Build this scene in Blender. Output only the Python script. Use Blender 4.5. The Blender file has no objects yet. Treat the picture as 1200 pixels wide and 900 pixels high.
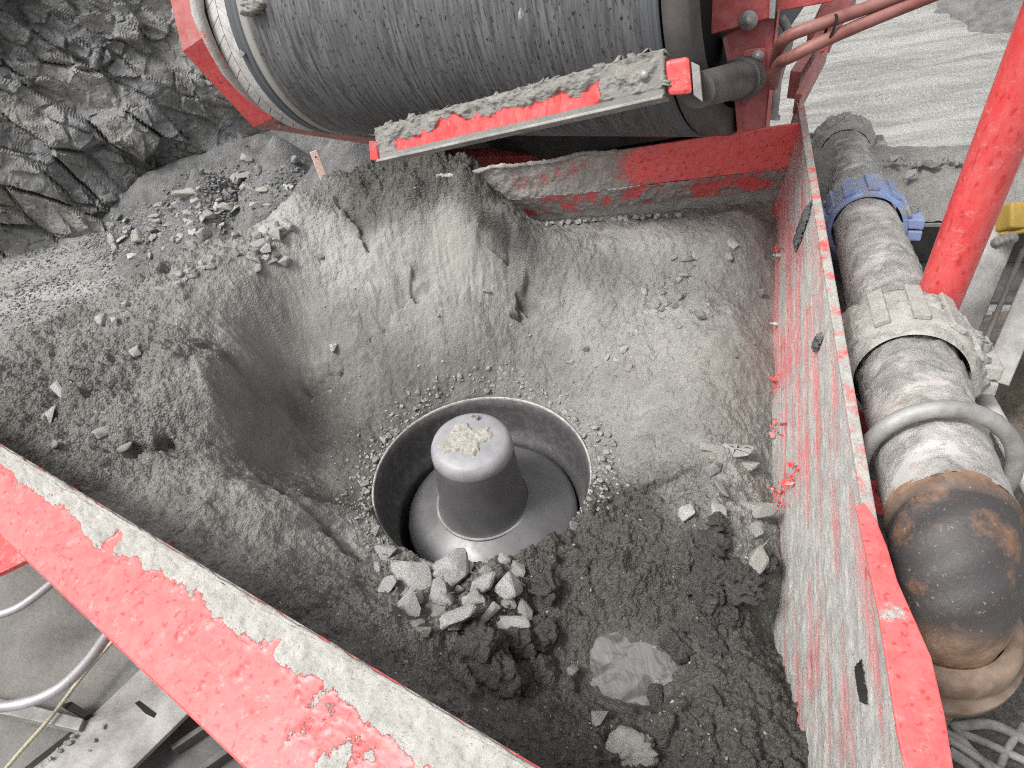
import bpy, bmesh, math, random
import numpy as np
from mathutils import Vector, Matrix
rnd = random.Random(7)
SC = bpy.context.scene
COL = SC.collection

# ------------------------------------------------------------------ camera
FPX, PITCH, CAMZ = 870.0, math.radians(43.84), 2.35
CAM = np.array([0, 0, CAMZ])
FW = np.array([0, math.cos(PITCH), -math.sin(PITCH)])
RT = np.array([1.0, 0, 0])
UP = np.cross(RT, FW)
_n = np.array([135.0, 896.0]); _n /= np.linalg.norm(_n)
cr = RT * _n[1] - UP * _n[0]                    # image right and image up in the world
cu = RT * _n[0] + UP * _n[1]
cd = bpy.data.cameras.new('camera'); co = bpy.data.objects.new('camera', cd); COL.objects.link(co)
M = Matrix(((cr[0], cu[0], -FW[0], 0), (cr[1], cu[1], -FW[1], 0), (cr[2], cu[2], -FW[2], CAMZ), (0, 0, 0, 1)))
co.matrix_world = M
cd.sensor_width = 36; cd.lens = FPX / 1200 * 36; cd.clip_start = .05; cd.clip_end = 2000
SC.camera = co

# ------------------------------------------------------------------ light
W = bpy.data.worlds.new('World'); SC.world = W; W.use_nodes = True
wn = W.node_tree; bg = wn.nodes['Background']
sky = wn.nodes.new('ShaderNodeTexSky'); sky.sky_type = 'NISHITA'; sky.sun_disc = False
SUN_EL, SUN_AZ = math.radians(58), math.radians(-112)
sky.sun_elevation = SUN_EL; sky.sun_rotation = SUN_AZ
sky.dust_density = 6; sky.air_density = 1.0
hs = wn.nodes.new('ShaderNodeHueSaturation'); hs.inputs['Saturation'].default_value = .12
wn.links.new(sky.outputs[0], hs.inputs['Color']); wn.links.new(hs.outputs[0], bg.inputs['Color'])
bg.inputs['Strength'].default_value = .125
sl = bpy.data.lights.new('sun', 'SUN'); sl.energy = 1.5; sl.angle = math.radians(14); sl.color = (1, .97, .93)
so = bpy.data.objects.new('sun', sl); COL.objects.link(so)
sd = Vector((math.sin(SUN_AZ) * math.cos(SUN_EL), math.cos(SUN_AZ) * math.cos(SUN_EL), math.sin(SUN_EL)))
so.rotation_euler = sd.to_track_quat('Z', 'Y').to_euler()
SC.view_settings.view_transform = 'Standard'; SC.view_settings.look = 'None'
SC.view_settings.exposure = .82; SC.view_settings.gamma = 1
SC.cycles.max_bounces = 6; SC.cycles.use_denoising = False; SC.cycles.filter_width = 1.15; SC.cycles.use_adaptive_sampling = False

# ------------------------------------------------------------------ picking helpers
def ray(px, py):
    v = FW * FPX + cr * (px - 600) - cu * (py - 450)
    return v / np.linalg.norm(v)
def atz(px, py, z):
    v = ray(px, py); return CAM + v * ((z - CAMZ) / v[2])
def atd(px, py, d): return CAM + ray(px, py) * d
def onpl(px, py, A, n):
    v = ray(px, py); return CAM + v * (np.dot(A - CAM, n) / np.dot(v, n))
def proj(p):
    d = np.asarray(p) - CAM; w = d @ FW
    return np.stack([600 + (d @ cr) / w * FPX, 450 - (d @ cu) / w * FPX], -1)
def nrm(v): v = np.asarray(v, float); return v / np.linalg.norm(v)

# ------------------------------------------------------------------ noise
def _h(ix, iy, s):
    n = (ix.astype(np.int64) * 374761393 + iy.astype(np.int64) * 668265263 + s * 974634721) & 0xffffffff
    n = ((n ^ (n >> 13)) * 1274126177) & 0xffffffff
    n = ((n ^ (n >> 15)) * 2246822519) & 0xffffffff
    return ((n ^ (n >> 16)) & 0xffffff) / float(0xffffff)
def perlin(x, y, s=0):
    ix, iy = np.floor(x), np.floor(y); fx, fy = x - ix, y - iy
    ux, uy = fx * fx * fx * (fx * (fx * 6 - 15) + 10), fy * fy * fy * (fy * (fy * 6 - 15) + 10)
    def g(dx, dy):
        a = _h(ix + dx, iy + dy, s) * 2 * np.pi
        return np.cos(a) * (fx - dx) + np.sin(a) * (fy - dy)
    a = g(0, 0) * (1 - ux) + g(1, 0) * ux; b = g(0, 1) * (1 - ux) + g(1, 1) * ux
    return (a * (1 - uy) + b * uy) * 1.5
def fbm(x, y, o=4, s=0, gain=.5):
    r = np.zeros_like(x, dtype=float); a = 1.0
    for i in range(o):
        r += a * perlin(x * 2 ** i, y * 2 ** i, s + i * 17); a *= gain
    return r
def worley(x, y, s=0, jit=.9, box=0):
    ix, iy = np.floor(x), np.floor(y)
    f1 = np.full(x.shape, 9.0); f2 = np.full(x.shape, 9.0); cx = np.zeros(x.shape); cy = np.zeros(x.shape)
    px = np.zeros(x.shape); py = np.zeros(x.shape)
    for dx in (-1, 0, 1):
        for dy in (-1, 0, 1):
            jx, jy = ix + dx, iy + dy
            qx = jx + .5 + (_h(jx, jy, s) - .5) * jit; qy = jy + .5 + (_h(jx, jy, s + 5) - .5) * jit
            d = np.hypot(x - qx, y - qy) * (1 - box) + np.maximum(abs(x - qx), abs(y - qy)) * box; c = d < f1
            f2 = np.where(c, f1, np.minimum(f2, d)); f1 = np.where(c, d, f1)
            cx = np.where(c, jx, cx); cy = np.where(c, jy, cy); px = np.where(c, qx, px); py = np.where(c, qy, py)
    return f1, f2, cx, cy, px, py
def sst(a, b, x): t = np.clip((x - a) / (b - a), 0, 1); return t * t * (3 - 2 * t)

# ------------------------------------------------------------------ mesh helpers
class MB:
    def __init__(s): s.v = []; s.f = []; s.sm = []; s.uv = None
    def add(s, vs, fs, smooth=False):
        o = len(s.v); s.v += [tuple(map(float, p)) for p in vs]
        for f in fs: s.f.append([i + o for i in f]); s.sm.append(smooth)
    def bm(s, b, smooth=False):
        b.verts.index_update(); s.add([v.co for v in b.verts], [[v.index for v in f.verts] for f in b.faces], smooth); b.free()
    def box(s, c, ax, ay, az, bev=0.004, seg=2):
        """box about c with half-vectors ax, ay, az"""
        b = bmesh.new(); bmesh.ops.create_cube(b, size=2)
        if bev:
            m = Matrix.Diagonal((np.linalg.norm(ax), np.linalg.norm(ay), np.linalg.norm(az), 1)); bmesh.ops.transform(b, matrix=m, verts=b.verts)
            bmesh.ops.bevel(b, geom=b.edges[:], offset=bev, segments=seg, profile=.5, affect='EDGES')
            X, Y, Z = nrm(ax), nrm(ay), nrm(az)
        else: X, Y, Z = map(np.asarray, (ax, ay, az))
        for v in b.verts: v.co = Vector(np.asarray(c) + X * v.co.x + Y * v.co.y + Z * v.co.z)
        bmesh.ops.recalc_face_normals(b, faces=b.faces); s.bm(b); return s
    def bar(s, p, q, w, h, up=(0, 0, 1), bev=.004):
        p, q = np.asarray(p, float), np.asarray(q, float); d = q - p; z = nrm(d); x = nrm(np.cross(up, z)); y = np.cross(z, x)
        return s.box((p + q) / 2, x * w / 2, y * h / 2, d / 2, bev)
    def tube(s, pts, r, n=16, caps=True, smooth=True, wob=0, seed=1):
        pts = [np.asarray(p, float) for p in pts]; m = len(pts); rs = r if hasattr(r, '__len__') else [r] * m
        vs = []; T0 = nrm(pts[1] - pts[0]); x = nrm(np.cross(T0, (.3, .2, 1) if abs(T0[2]) < .9 else (1, 0, 0)))
        rg = random.Random(seed)
        for i, p in enumerate(pts):
            T = nrm(pts[min(i + 1, m - 1)] - pts[max(i - 1, 0)]); x = nrm(x - T * np.dot(x, T)); y = np.cross(T, x)
            for k in range(n):
                a = 2 * math.pi * k / n; rr = rs[i] * (1 + wob * rg.uniform(-1, 1)); vs.append(p + (x * math.cos(a) + y * math.sin(a)) * rr)
        fs = [[i * n + k, i * n + (k + 1) % n, (i + 1) * n + (k + 1) % n, (i + 1) * n + k] for i in range(m - 1) for k in range(n)]
        s.add(vs, fs, smooth)
        if caps: s.add(vs[:n], [list(range(n))[::-1]]); s.add(vs[-n:], [list(range(n))])
        return s
    def prism(s, poly, off, bev=0):
        """polygon (3-D points) extruded by vector off"""
        b = bmesh.new(); vs = [b.verts.new(Vector(p)) for p in poly]; f = b.faces.new(vs)
        r = bmesh.ops.extrude_face_region(b, geom=[f]); bmesh.ops.translate(b, vec=Vector(off), verts=[e for e in r['geom'] if isinstance(e, bmesh.types.BMVert)])
        bmesh.ops.recalc_face_normals(b, faces=b.faces)
        if bev: bmesh.ops.bevel(b, geom=b.edges[:], offset=bev, segments=2, profile=.5, affect='EDGES')
        s.bm(b); return s
    def lathe(s, prof, c, ax=(0, 0, 1), n=64, smooth=True):
        """profile [(r, h)] turned about the axis ax through c"""
        ax = nrm(ax); x = nrm(np.cross(ax, (0, 1, 0) if abs(ax[1]) < .9 else (1, 0, 0))); y = np.cross(ax, x); c = np.asarray(c, float); vs = []
        for r, h in prof:
            for k in range(n): a = 2 * math.pi * k / n; vs.append(c + ax * h + (x * math.cos(a) + y * math.sin(a)) * r)
        m = len(prof); s.add(vs, [[i * n + k, i * n + (k + 1) % n, (i + 1) * n + (k + 1) % n, (i + 1) * n + k] for i in range(m - 1) for k in range(n)], smooth)
        return s
WL = {}
def link(name, me, m, parent, loc):
    o = bpy.data.objects.new(name, me); COL.objects.link(o)
    if m: me.materials.append(m)
    if parent is not None: o.parent = parent; WL[o.name] = WL[parent.name]
    else: o.location = loc; WL[o.name] = np.asarray(loc, float)
    return o
def obj(name, mb, m, parent=None, label=None, loc=None):
    V = np.array(mb.v)
    if parent is not None: L = WL[parent.name]
    else: L = np.asarray(loc, float) if loc is not None else np.array([(V[:, 0].min() + V[:, 0].max()) / 2, (V[:, 1].min() + V[:, 1].max()) / 2, V[:, 2].min()])
    me = bpy.data.meshes.new(name); me.from_pydata((V - L).tolist(), [], mb.f); me.polygons.foreach_set('use_smooth', mb.sm)
    me.update(); o = link(name, me, m, parent, L)
    if label: o['label'] = label
    return o
def npmesh(name, V, Q, m, parent=None, attrs={}, uv=None, smooth=True, loc=(0, 0, 0)):
    """fast mesh from arrays; Q (n,4) or (n,3)"""
    L = WL[parent.name] if parent is not None else np.asarray(loc, float)
    me = bpy.data.meshes.new(name); k = Q.shape[1]
    me.vertices.add(len(V)); me.vertices.foreach_set('co', np.ascontiguousarray(V - L, dtype=np.float32).ravel())
    me.loops.add(Q.size); me.loops.foreach_set('vertex_index', Q.astype(np.int32).ravel())
    me.polygons.add(len(Q)); me.polygons.foreach_set('loop_start', np.arange(0, Q.size, k, dtype=np.int32))
    me.polygons.foreach_set('use_smooth', np.full(len(Q), smooth)); me.update(calc_edges=True)
    for a, val in attrs.items():
        at = me.attributes.new(a, 'FLOAT', 'POINT'); at.data.foreach_set('value', np.asarray(val, np.float32).ravel())
    if uv is not None:
        ul = me.uv_layers.new(name='UVMap'); ul.data.foreach_set('uv', np.ascontiguousarray(uv[Q.ravel()], dtype=np.float32).ravel())
    me.validate(); return link(name, me, m, parent, L)
def gridq(nu, nv):
    i = np.arange(nu - 1)[:, None] * nv + np.arange(nv - 1)[None, :]; i = i.ravel()
    return np.stack([i, i + nv, i + nv + 1, i + 1], 1)
def thing(name, label, cat, loc, group=None):
    o = bpy.data.objects.new(name, None); COL.objects.link(o); o.location = loc; o.empty_display_size = .1
    WL[o.name] = np.asarray(loc, float); o['label'] = label; o['category'] = cat
    if group: o['group'] = group
    return o
def tag(o, label=None, cat=None, group=None, kind=None):
    for k, v in (('label', label), ('category', cat), ('group', group), ('kind', kind)):
        if v: o[k] = v
    return o

# ------------------------------------------------------------------ materials
class NM:
    def __init__(s, name, rough=.7, spec=.3, metal=0):
        s.m = bpy.data.materials.new(name); s.m.use_nodes = True; s.t = s.m.node_tree; s.b = s.t.nodes['Principled BSDF']
        s.b.inputs['Roughness'].default_value = rough; s.b.inputs['Specular IOR Level'].default_value = spec; s.b.inputs['Metallic'].default_value = metal
        s.tc = s.t.nodes.new('ShaderNodeTexCoord'); s._bump = None
    def n(s, typ, **kw):
        n = s.t.nodes.new(typ)
        for k, v in kw.items(): setattr(n, k, v)
        return n
    def set(s, inp, v):
        if hasattr(v, 'is_linked'): s.t.links.new(v, inp)
        else:
            inp.default_value = (*v, 1) if isinstance(v, tuple) and len(v) == 3 and inp.type == 'RGBA' else v
    def co(s, scale=(1, 1, 1), src='Object', rot=(0, 0, 0)):
        mp = s.n('ShaderNodeMapping'); s.set(mp.inputs[0], s.tc.outputs[src]); mp.inputs['Scale'].default_value = scale; mp.inputs['Rotation'].default_value = rot; return mp.outputs[0]
    def noise(s, sc, det=6, rough=.55, co=None, dist=0):
        n = s.n('ShaderNodeTexNoise'); s.set(n.inputs['Vector'], co if co is not None else s.tc.outputs['Object'])
        n.inputs['Scale'].default_value = sc; n.inputs['Detail'].default_value = det; n.inputs['Roughness'].default_value = rough; n.inputs['Distortion'].default_value = dist
        return n.outputs['Fac']
    def vor(s, sc, co=None, out='Distance', feat='F1'):
        n = s.n('ShaderNodeTexVoronoi', feature=feat); s.set(n.inputs['Vector'], co if co is not None else s.tc.outputs['Object']); n.inputs['Scale'].default_value = sc
        return n.outputs[out]
    def mr(s, v, a, b, c=0, d=1):
        n = s.n('ShaderNodeMapRange'); s.set(n.inputs[0], v)
        for i, q in enumerate((a, b, c, d)): n.inputs[i + 1].default_value = q
        return n.outputs[0]
    def mx(s, f, a, b, mode='MIX'):
        n = s.n('ShaderNodeMix', data_type='RGBA', blend_type=mode); s.set(n.inputs[0], f); s.set(n.inputs[6], a); s.set(n.inputs[7], b); return n.outputs[2]
    def op(s, o, a, b=0.0, clamp=False):
        n = s.n('ShaderNodeMath', operation=o, use_clamp=clamp); s.set(n.inputs[0], a); s.set(n.inputs[1], b); return n.outputs[0]
    def attr(s, name): return s.n('ShaderNodeAttribute', attribute_name=name).outputs['Fac']
    def orand(s): return s.n('ShaderNodeObjectInfo').outputs['Random']
    def col(s, v): s.set(s.b.inputs['Base Color'], v); return s
    def rgh(s, v): s.set(s.b.inputs['Roughness'], v); return s
    def bump(s, h, st=.5, dist=.01):
        n = s.n('ShaderNodeBump'); s.set(n.inputs['Height'], h); n.inputs['Strength'].default_value = st; n.inputs['Distance'].default_value = dist
        if s._bump is not None: s.set(n.inputs['Normal'], s._bump)
        s._bump = n.outputs[0]; s.set(s.b.inputs['Normal'], s._bump); return s

MUD_C = (.42, .41, .38); MUD_D = (.26, .25, .23)
def m_plain(name, a, b, sc=8, rough=.7, spec=.3, metal=0, bsc=80, bst=.25, bd=.004, co=None):
    k = NM(name, rough, spec, metal); f = k.mr(k.noise(sc, 8, .62), .35, .65); k.col(k.mx(f, a, b)); k.bump(k.noise(bsc, 6, .6), bst, bd); return k.m
def m_paint(name, red=(.72, .075, .075), red2=(.60, .055, .055), lo=.5, hi=.62, attr=False, sc=9, stretch=(1, 1, 1), mud=MUD_C, spots=True, soft=.04, rot=(0, 0, 0)):
    """worn red paint with dried mud: on attr surfaces the mesh says where the mud lies"""
    k = NM(name, .42, .4)
    base = k.mx(k.mr(k.noise(5, 5), .35, .65), red, red2)
    dust = k.mr(k.noise(24, 9, .75, k.co(stretch)), .38, .80, .03, .42); base = k.mx(dust, base, (.66, .31, .30))
    if spots: base = k.mx(k.mr(k.noise(55, 3, .5, k.co(stretch)), .60, .66, 0, .6), base, (.42, .02, .02)); base = k.mx(k.mr(k.noise(26, 9, .8), .56, .74, 0, .7), base, (.66, .40, .385)); base = k.mx(k.mr(k.noise(120, 3, .6), .68, .73, 0, .8), base, (.25, .10, .09))
    mudc = k.mx(k.mr(k.noise(14, 9, .7), .3, .7), tuple(.64 * q for q in mud), mud)
    mudc = k.mx(k.mr(k.noise(150, 4, .7), .56, .66, 0, .8), mudc, (.16, .155, .148))
    if attr:
        f = k.mr(k.op('ADD', k.attr('mud'), k.op('MULTIPLY', k.op('SUBTRACT', k.noise(45, 10, .78, k.co(stretch, rot=rot)), .5), 1.5)), .5 - soft, .5 + soft)
    else: f = k.mr(k.noise(sc, 10, .68, k.co(stretch)), lo, hi)
    k.col(k.mx(f, base, mudc)); k.rgh(k.mr(f, 0, 1, .38, .9))
    k.bump(k.op('MULTIPLY', k.noise(120, 6, .7), f), .6, .004); k.bump(f, .35, .003); k.bump(k.noise(60, 5, .6), .18, .003)
    return k.m
# crushed wet grit filling the hopper
k = NM('grit_mud', .85, .25)
wet, rgx, pale = k.attr('wet'), k.attr('rough'), k.attr('pale')
n1 = k.noise(9, 9, .65); n2 = k.noise(70, 8, .72); n3 = k.noise(260, 5, .7)
dry = k.mx(k.mr(n1, .3, .7), (.178, .173, .162), (.262, .256, .24)); dry = k.mx(k.mr(n2, .35, .75, 0, .8), dry, (.31, .307, .295))
dry = k.mx(k.mr(k.noise(3.2, 6, .6), .42, .62, 0, .75), dry, (.155, .149, .136)); dry = k.mx(pale, dry, (.36, .354, .33))
damp = k.mx(k.mr(n2, .3, .7), (.048, .046, .042), (.125, .12, .11))
wf = k.op('ADD', wet, k.op('MULTIPLY', k.op('SUBTRACT', k.noise(16, 8, .7), .5), .7), True)
c = k.mx(k.mr(wf, .15, .80), dry, damp)
c = k.mx(k.mr(n3, .62, .75, 0, .45), c, (.40, .40, .38)); c = k.mx(k.mr(n3, .38, .28, 0, .6), c, (.05, .05, .047))
k.col(c); k.rgh(k.mr(wf, .3, 1, .85, .6))
k.bump(k.op('MULTIPLY', k.noise(110, 10, .8), k.mr(rgx, .1, .7, .35, 1)), .7, .008); k.bump(k.op('MULTIPLY', k.op('SUBTRACT', 1.0, k.vor(120)), rgx), 1, .008); k.bump(k.op('MULTIPLY', n3, k.mr(rgx, .1, .7, .4, 1)), .5, .003)
M_GRIT = k.m
def m_stone(name, a, b, c):
    k = NM(name, .8, .3); r = k.orand(); base = k.mx(r, a, b); base = k.mx(k.mr(k.noise(30, 8, .7), .42, .68), base, c)
    base = k.mx(k.mr(k.noise(7, 4), .5, .62, 0, .75), base, (.29, .28, .255)); gz = k.n('ShaderNodeSeparateXYZ'); k.set(gz.inputs[0], k.n('ShaderNodeNewGeometry').outputs['Normal']); du = k.mr(k.op('ADD', gz.outputs[2], k.op('MULTIPLY', k.op('SUBTRACT', k.noise(22, 8, .75), .5), 2.2)), .25, 1.0, 0, .5); base = k.mx(du, base, (.33, .323, .305)); k.col(base); k.bump(k.noise(60, 8, .7), .7, .008); return k.m
M_STONE = m_stone('pale_stone', (.40, .405, .41), (.58, .58, .57), (.25, .25, .248))
M_STONE_MUD = m_stone('mud_coated_stone', (.27, .26, .24), (.36, .35, .32), (.22, .215, .2))
M_STONE_DARK = m_stone('dark_stone', (.09, .095, .105), (.16, .165, .175), (.24, .24, .245))
M_CLOD = m_plain('damp_clod', (.065, .062, .056), (.14, .134, .122), 60, .85, bsc=150, bst=1, bd=.012)
# quarry face
k = NM('quarry_rock', .8, .3); r = k.orand()
base = k.mx(r, (.125, .126, .128), (.32, .312, .29))
base = k.mx(k.mr(k.noise(1.1, 6), .48, .62), base, (.22, .205, .16))
base = k.mx(k.mr(k.noise(2.3, 7, .65), .52, .66, 0, .85), base, (.19, .20, .22))
base = k.mx(k.mr(k.noise(9, 9, .75, k.co((1, 1, 2.4), rot=(0, .5, 0))), .52, .72, 0, .8), base, (.36, .355, .335))
base = k.mx(k.mr(k.noise(16, 9, .7), .46, .32, 0, .9), base, (.05, .05, .052))
k.col(base); k.bump(k.noise(11, 10, .7, k.co((1, 1, 2.5), rot=(0, .5, 0))), .7, .04)
M_FACE = k.m
# quarry floor
k = NM('quarry_floor', .85, .25)
st = k.co((.12, 1.6, 1), rot=(0, 0, .16))
g = k.mx(k.mr(k.noise(1.6, 8, .6, st), .36, .62), (.20, .197, .183), (.35, .346, .333)); g = k.mx(k.mr(k.noise(22, 8, .75), .4, .75, 0, .7), g, (.44, .436, .42))
g = k.mx(k.mr(k.noise(4, 9, .7, st), .49, .66, 0, .8), g, (.17, .167, .155))
k.col(g); k.bump(k.noise(9, 10, .75, k.co((.5, 2, 1))), .8, .05); k.bump(k.vor(26), .5, .02); M_FLOOR = k.m
k = NM('loose_gravel', .85); k.col(k.mx(k.vor(60, out='Color'), (.10, .101, .104), (.25, .25, .246))); M_GRAVEL = k.m
M_SPOIL = m_plain('blue_grey_spoil', (.10, .10, .10), (.185, .184, .18), 5, bsc=30, bst=.9, bd=.04)
M_EARTH = m_plain('brown_earth', (.09, .075, .06), (.23, .19, .155), 3, bsc=14, bst=1, bd=.06)
# steels
k = NM('worn_mantle_steel', .42, .5, .35)
k.col(k.mx(k.mr(k.noise(6, 8, .6), .35, .7), (.13, .128, .131), (.19, .187, .19))); k.rgh(k.mr(k.noise(20, 6), .3, .7, .33, .55)); k.bump(k.noise(90, 5, .7), .12, .002); M_MANTLE = k.m
k = NM('polished_cap', .55, .4, .1); k.col(k.mx(k.mr(k.noise(12, 8, .7), .35, .7), (.23, .23, .24), (.34, .34, .355))); k.bump(k.noise(100, 5), .15, .002); M_CAPTOP = k.m
k = NM('dusty_bowl_steel', .55, .4, .3); k.col(k.mx(k.mr(k.noise(30, 9, .75), .45, .65), (.085, .083, .085), (.15, .147, .145))); k.bump(k.noise(110, 6, .7), .35, .003); M_BOWL = k.m
k = NM('bright_rim', .5, .5, .1); k.col(k.mx(k.mr(k.noise(35, 8, .7), .4, .6), (.46, .45, .43), (.24, .235, .225))); M_RIM = k.m
M_BLACK = m_plain('black_and_shade', (.008, .008, .008), (.014, .014, .014), 5, .8)  # near black: shade painted into gaps and holes; real black on the cable tie
M_STEEL = m_plain('dusty_grey_steel', (.19, .185, .178), (.33, .325, .31), 11, .6, .4, .2, 90, .4)
M_DSTEEL = m_plain('dark_steel', (.055, .053, .053), (.12, .115, .112), 8, .55, .4, .2)
M_DECK = m_plain('muddy_deck', (.12, .117, .108), (.18, .176, .165), 5, .8, bsc=40, bst=.6, bd=.01)
M_TUBE = m_plain('galvanised_tube', (.30, .29, .30), (.42, .41, .42), 14, .45, .5, .4, 90, .2)
M_ROPE = m_plain('dusty_rope', (.50, .46, .34), (.38, .35, .27), 40, .9, bsc=220, bst=.8)
M_BOLT = m_plain('zinc_bolt', (.36, .36, .345), (.24, .235, .225), 40, .5, .5, .3)
M_MUD = m_plain('dried_mud', MUD_D, MUD_C, 18, .9, bsc=110, bst=.9, bd=.008)
M_MUDPALE = m_plain('pale_mud_cake', (.27, .258, .23), (.40, .383, .345), 40, .9, bsc=130, bst=.9, bd=.006)
M_HOSE = m_plain('red_brown_hose', (.16, .055, .045), (.24, .11, .095), 12, .5, .4)
M_CABLE = m_plain('dusty_cable', (.13, .125, .12), (.30, .295, .28), 14, .7, bsc=120)
M_YELLOW = m_plain('yellow_paint', (.40, .27, .06), (.30, .21, .06), 10, .5)
M_BLUE = m_paint('blue_coupling_paint', (.15, .29, .52), (.12, .23, .43), .54, .66, sc=11, spots=False)
k = NM('muddy_white_pipe', .5, .4)
mz = k.mr(k.op('ADD', k.noise(9, 9, .7), k.op('MULTIPLY', k.attr('mud'), 1.0)), .52, .80)
pc = k.mx(k.mr(k.noise(6, 6), .35, .65), (.50, .475, .46), (.38, .36, .34)); pc = k.mx(k.mr(k.noise(14, 6, .6), .64, .7, 0, .7), pc, (.30, .25, .18))
k.col(k.mx(mz, pc, k.mx(k.mr(k.noise(40, 8, .75), .35, .65), (.24, .235, .22), (.36, .352, .33)))); k.bump(k.op('MULTIPLY', k.noise(60, 9, .75), mz), .9, .014); k.rgh(k.mr(mz, 0, 1, .42, .9)); M_PIPE = k.m
k = NM('rusty_pipe', .5, .45)
rc = k.mx(k.mr(k.noise(8, 8, .65), .54, .70), (.05, .045, .046), (.21, .115, .07)); rc = k.mx(k.mr(k.noise(85, 5, .7), .62, .70, 0, .6), rc, (.50, .42, .34))
rc = k.mx(k.attr('rust'), rc, k.mx(k.mr(k.noise(22, 8, .7), .35, .65), (.17, .09, .05), (.33, .22, .15)))
k.col(rc); k.bump(k.noise(50, 8, .7), .5, .006); M_RUST = k.m
# belt rubber : uv u = metres across, v = metres round
k = NM('belt_rubber', .6, .4)
uvc = k.co((62, 4.6, 1), 'UV'); s1 = k.noise(1, 8, .7, uvc)
bc = k.mx(k.mr(s1, .40, .60), (.030, .030, .031), (.135, .134, .137))
bc = k.mx(k.mr(k.noise(1, 5, .6, k.co((3, 1.5, 1), 'UV')), .35, .65, 0, .6), bc, (.09, .089, .092))
pit = k.mr(k.noise(1, 3, .5, k.co((105, 44, 1), 'UV'), .5), .61, .66); bc = k.mx(pit, bc, (.012, .012, .014))
pit2 = k.mr(k.noise(1, 2, .5, k.co((120, 50, 1), 'UV')), .70, .73); bc = k.mx(pit2, bc, (.015, .015, .017))
edge = k.attr('edge'); bc = k.mx(edge, bc, k.mx(k.mr(k.noise(1, 4, .6, k.co((160, .5, 1), 'UV')), .35, .65), (.045, .05, .058), (.11, .118, .13)))
lip = k.attr('lip'); bc = k.mx(lip, bc, (.30, .285, .265))
k.col(bc); k.bump(k.op('SUBTRACT', s1, pit), .2, .002); M_BELT = k.m
k = NM('pale_lagging', .6, .4); k.col(k.mx(k.mr(k.noise(20, 8, .7), .4, .65), (.36, .345, .33), (.52, .505, .49))); k.bump(k.noise(60, 5), .2, .003); M_LAG = k.m
P_RED = m_paint('red_paint', lo=.58, hi=.72); P_REDM = m_paint('red_paint_muddy', lo=.44, hi=.56)
P_REDA = m_paint('red_plate', (.82, .11, .11), (.72, .085, .085), attr=True, soft=.16); P_WALL = m_paint('red_wall_scraped', (.70, .31, .30), (.62, .17, .17), attr=True, soft=.30, stretch=(1, .16, 1), rot=(.22, 0, 0), mud=(.50, .49, .465))
P_DRED = m_paint('dusty_red_steel', (.34, .025, .025), (.24, .018, .018), .62, .8, spots=False)
P_DULL = m_paint('dull_pink_steel', (.36, .10, .095), (.28, .07, .065), .55, .8, spots=False)
k = NM('puddle_slurry', .1, 1.0, .3); pn = k.mr(k.noise(7, 6, .6, k.co((1, 1.6, 1)), 1.2), .48, .60); k.col(k.mx(pn, (.20, .197, .192), (.085, .078, .068))); k.rgh(k.mr(pn, 0, 1, .10, .35)); k.bump(k.noise(20, 3, .5, k.co((1, .45, 1)), 1.2), .4, .02); M_PUD = k.m  # grey tone and part metal put the wet sheen into the colour
k = NM('stake_wood', .7); k.col(k.mx(k.mr(k.noise(40, 6), .4, .6), (.50, .36, .31), (.58, .45, .40))); M_STAKE = k.m

# ================================================================== SETTING
GZ = -2.6
# quarry floor: one sheet, denser near the machine
gx = np.concatenate([[-400, -150, -60, -30, -18], np.linspace(-12, 26, 330), [34, 60, 150, 400]]); gy = np.concatenate([[-400, -100, -30, -10], np.linspace(-4, 32, 330), [45, 90, 200, 500]])
X, Y = np.meshgrid(gx, gy, indexing='ij')
inn = sst(-12, -8, X) * (1 - sst(22, 26, X)) * sst(-4, 0, Y) * (1 - sst(28, 32, Y))
c_, s_ = math.cos(.16), math.sin(.16); XR = X * c_ + Y * s_; YR = -X * s_ + Y * c_
Z = GZ + inn * sst(1.5, 4, X) * (.07 * fbm(XR * .12, YR * 1.3, 4, 3) + .05 * perlin(XR * .1, YR * 3.2, 9) + .03 * fbm(X * 1.5, Y * 3, 4, 21)) + inn * .012 * fbm(X * 3, Y * 3, 3, 31)
o = npmesh('quarry_floor', np.stack([X, Y, Z], -1).reshape(-1, 3), gridq(*X.shape), M_FLOOR); tag(o, kind='structure')

# quarry face of jointed rock, one object for each of the larger blocks
FA = atz(0, 305, GZ); FB = atz(400, 165, GZ); FU = nrm(np.array([FB[0] - FA[0], FB[1] - FA[1], 0])); FN = np.cross(FU, (0, 0, 1)); FN = nrm(FN if FN @ (CAM - FA) > 0 else -FN)
FV = nrm(np.array([0, 0, 1]) - FN * .22); FN2 = nrm(np.cross(FU, FV)); FN2 = FN2 if FN2 @ FN > 0 else -FN2
us = np.arange(-4.2, 9.2, .024); vs_ = np.concatenate([np.arange(-.3, 4.4, .021), np.arange(4.45, 9, .09)])
Uu, Vv = np.meshgrid(us, vs_, indexing='ij')
a = math.radians(-52); wu = Uu + .03 * fbm(Uu * 1.3, Vv * 1.3, 4, 50); wv = Vv + .03 * fbm(Uu * 1.3 + 7, Vv * 1.3, 4, 60)
dens = 1 + .55 * fbm(Uu * .35, Vv * .35, 2, 55); pu = (wu * math.cos(a) + wv * math.sin(a)) / 1.05; pv = (-wu * math.sin(a) + wv * math.cos(a)) / .40 + .6 * dens
f1, f2, cx, cy, qx, qy = worley(pu, pv, 3, .95, 0)
r1 = _h(cx, cy, 77) - .5; r2 = _h(cx, cy, 78) - .5; r3 = _h(cx, cy, 79) - .5
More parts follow.
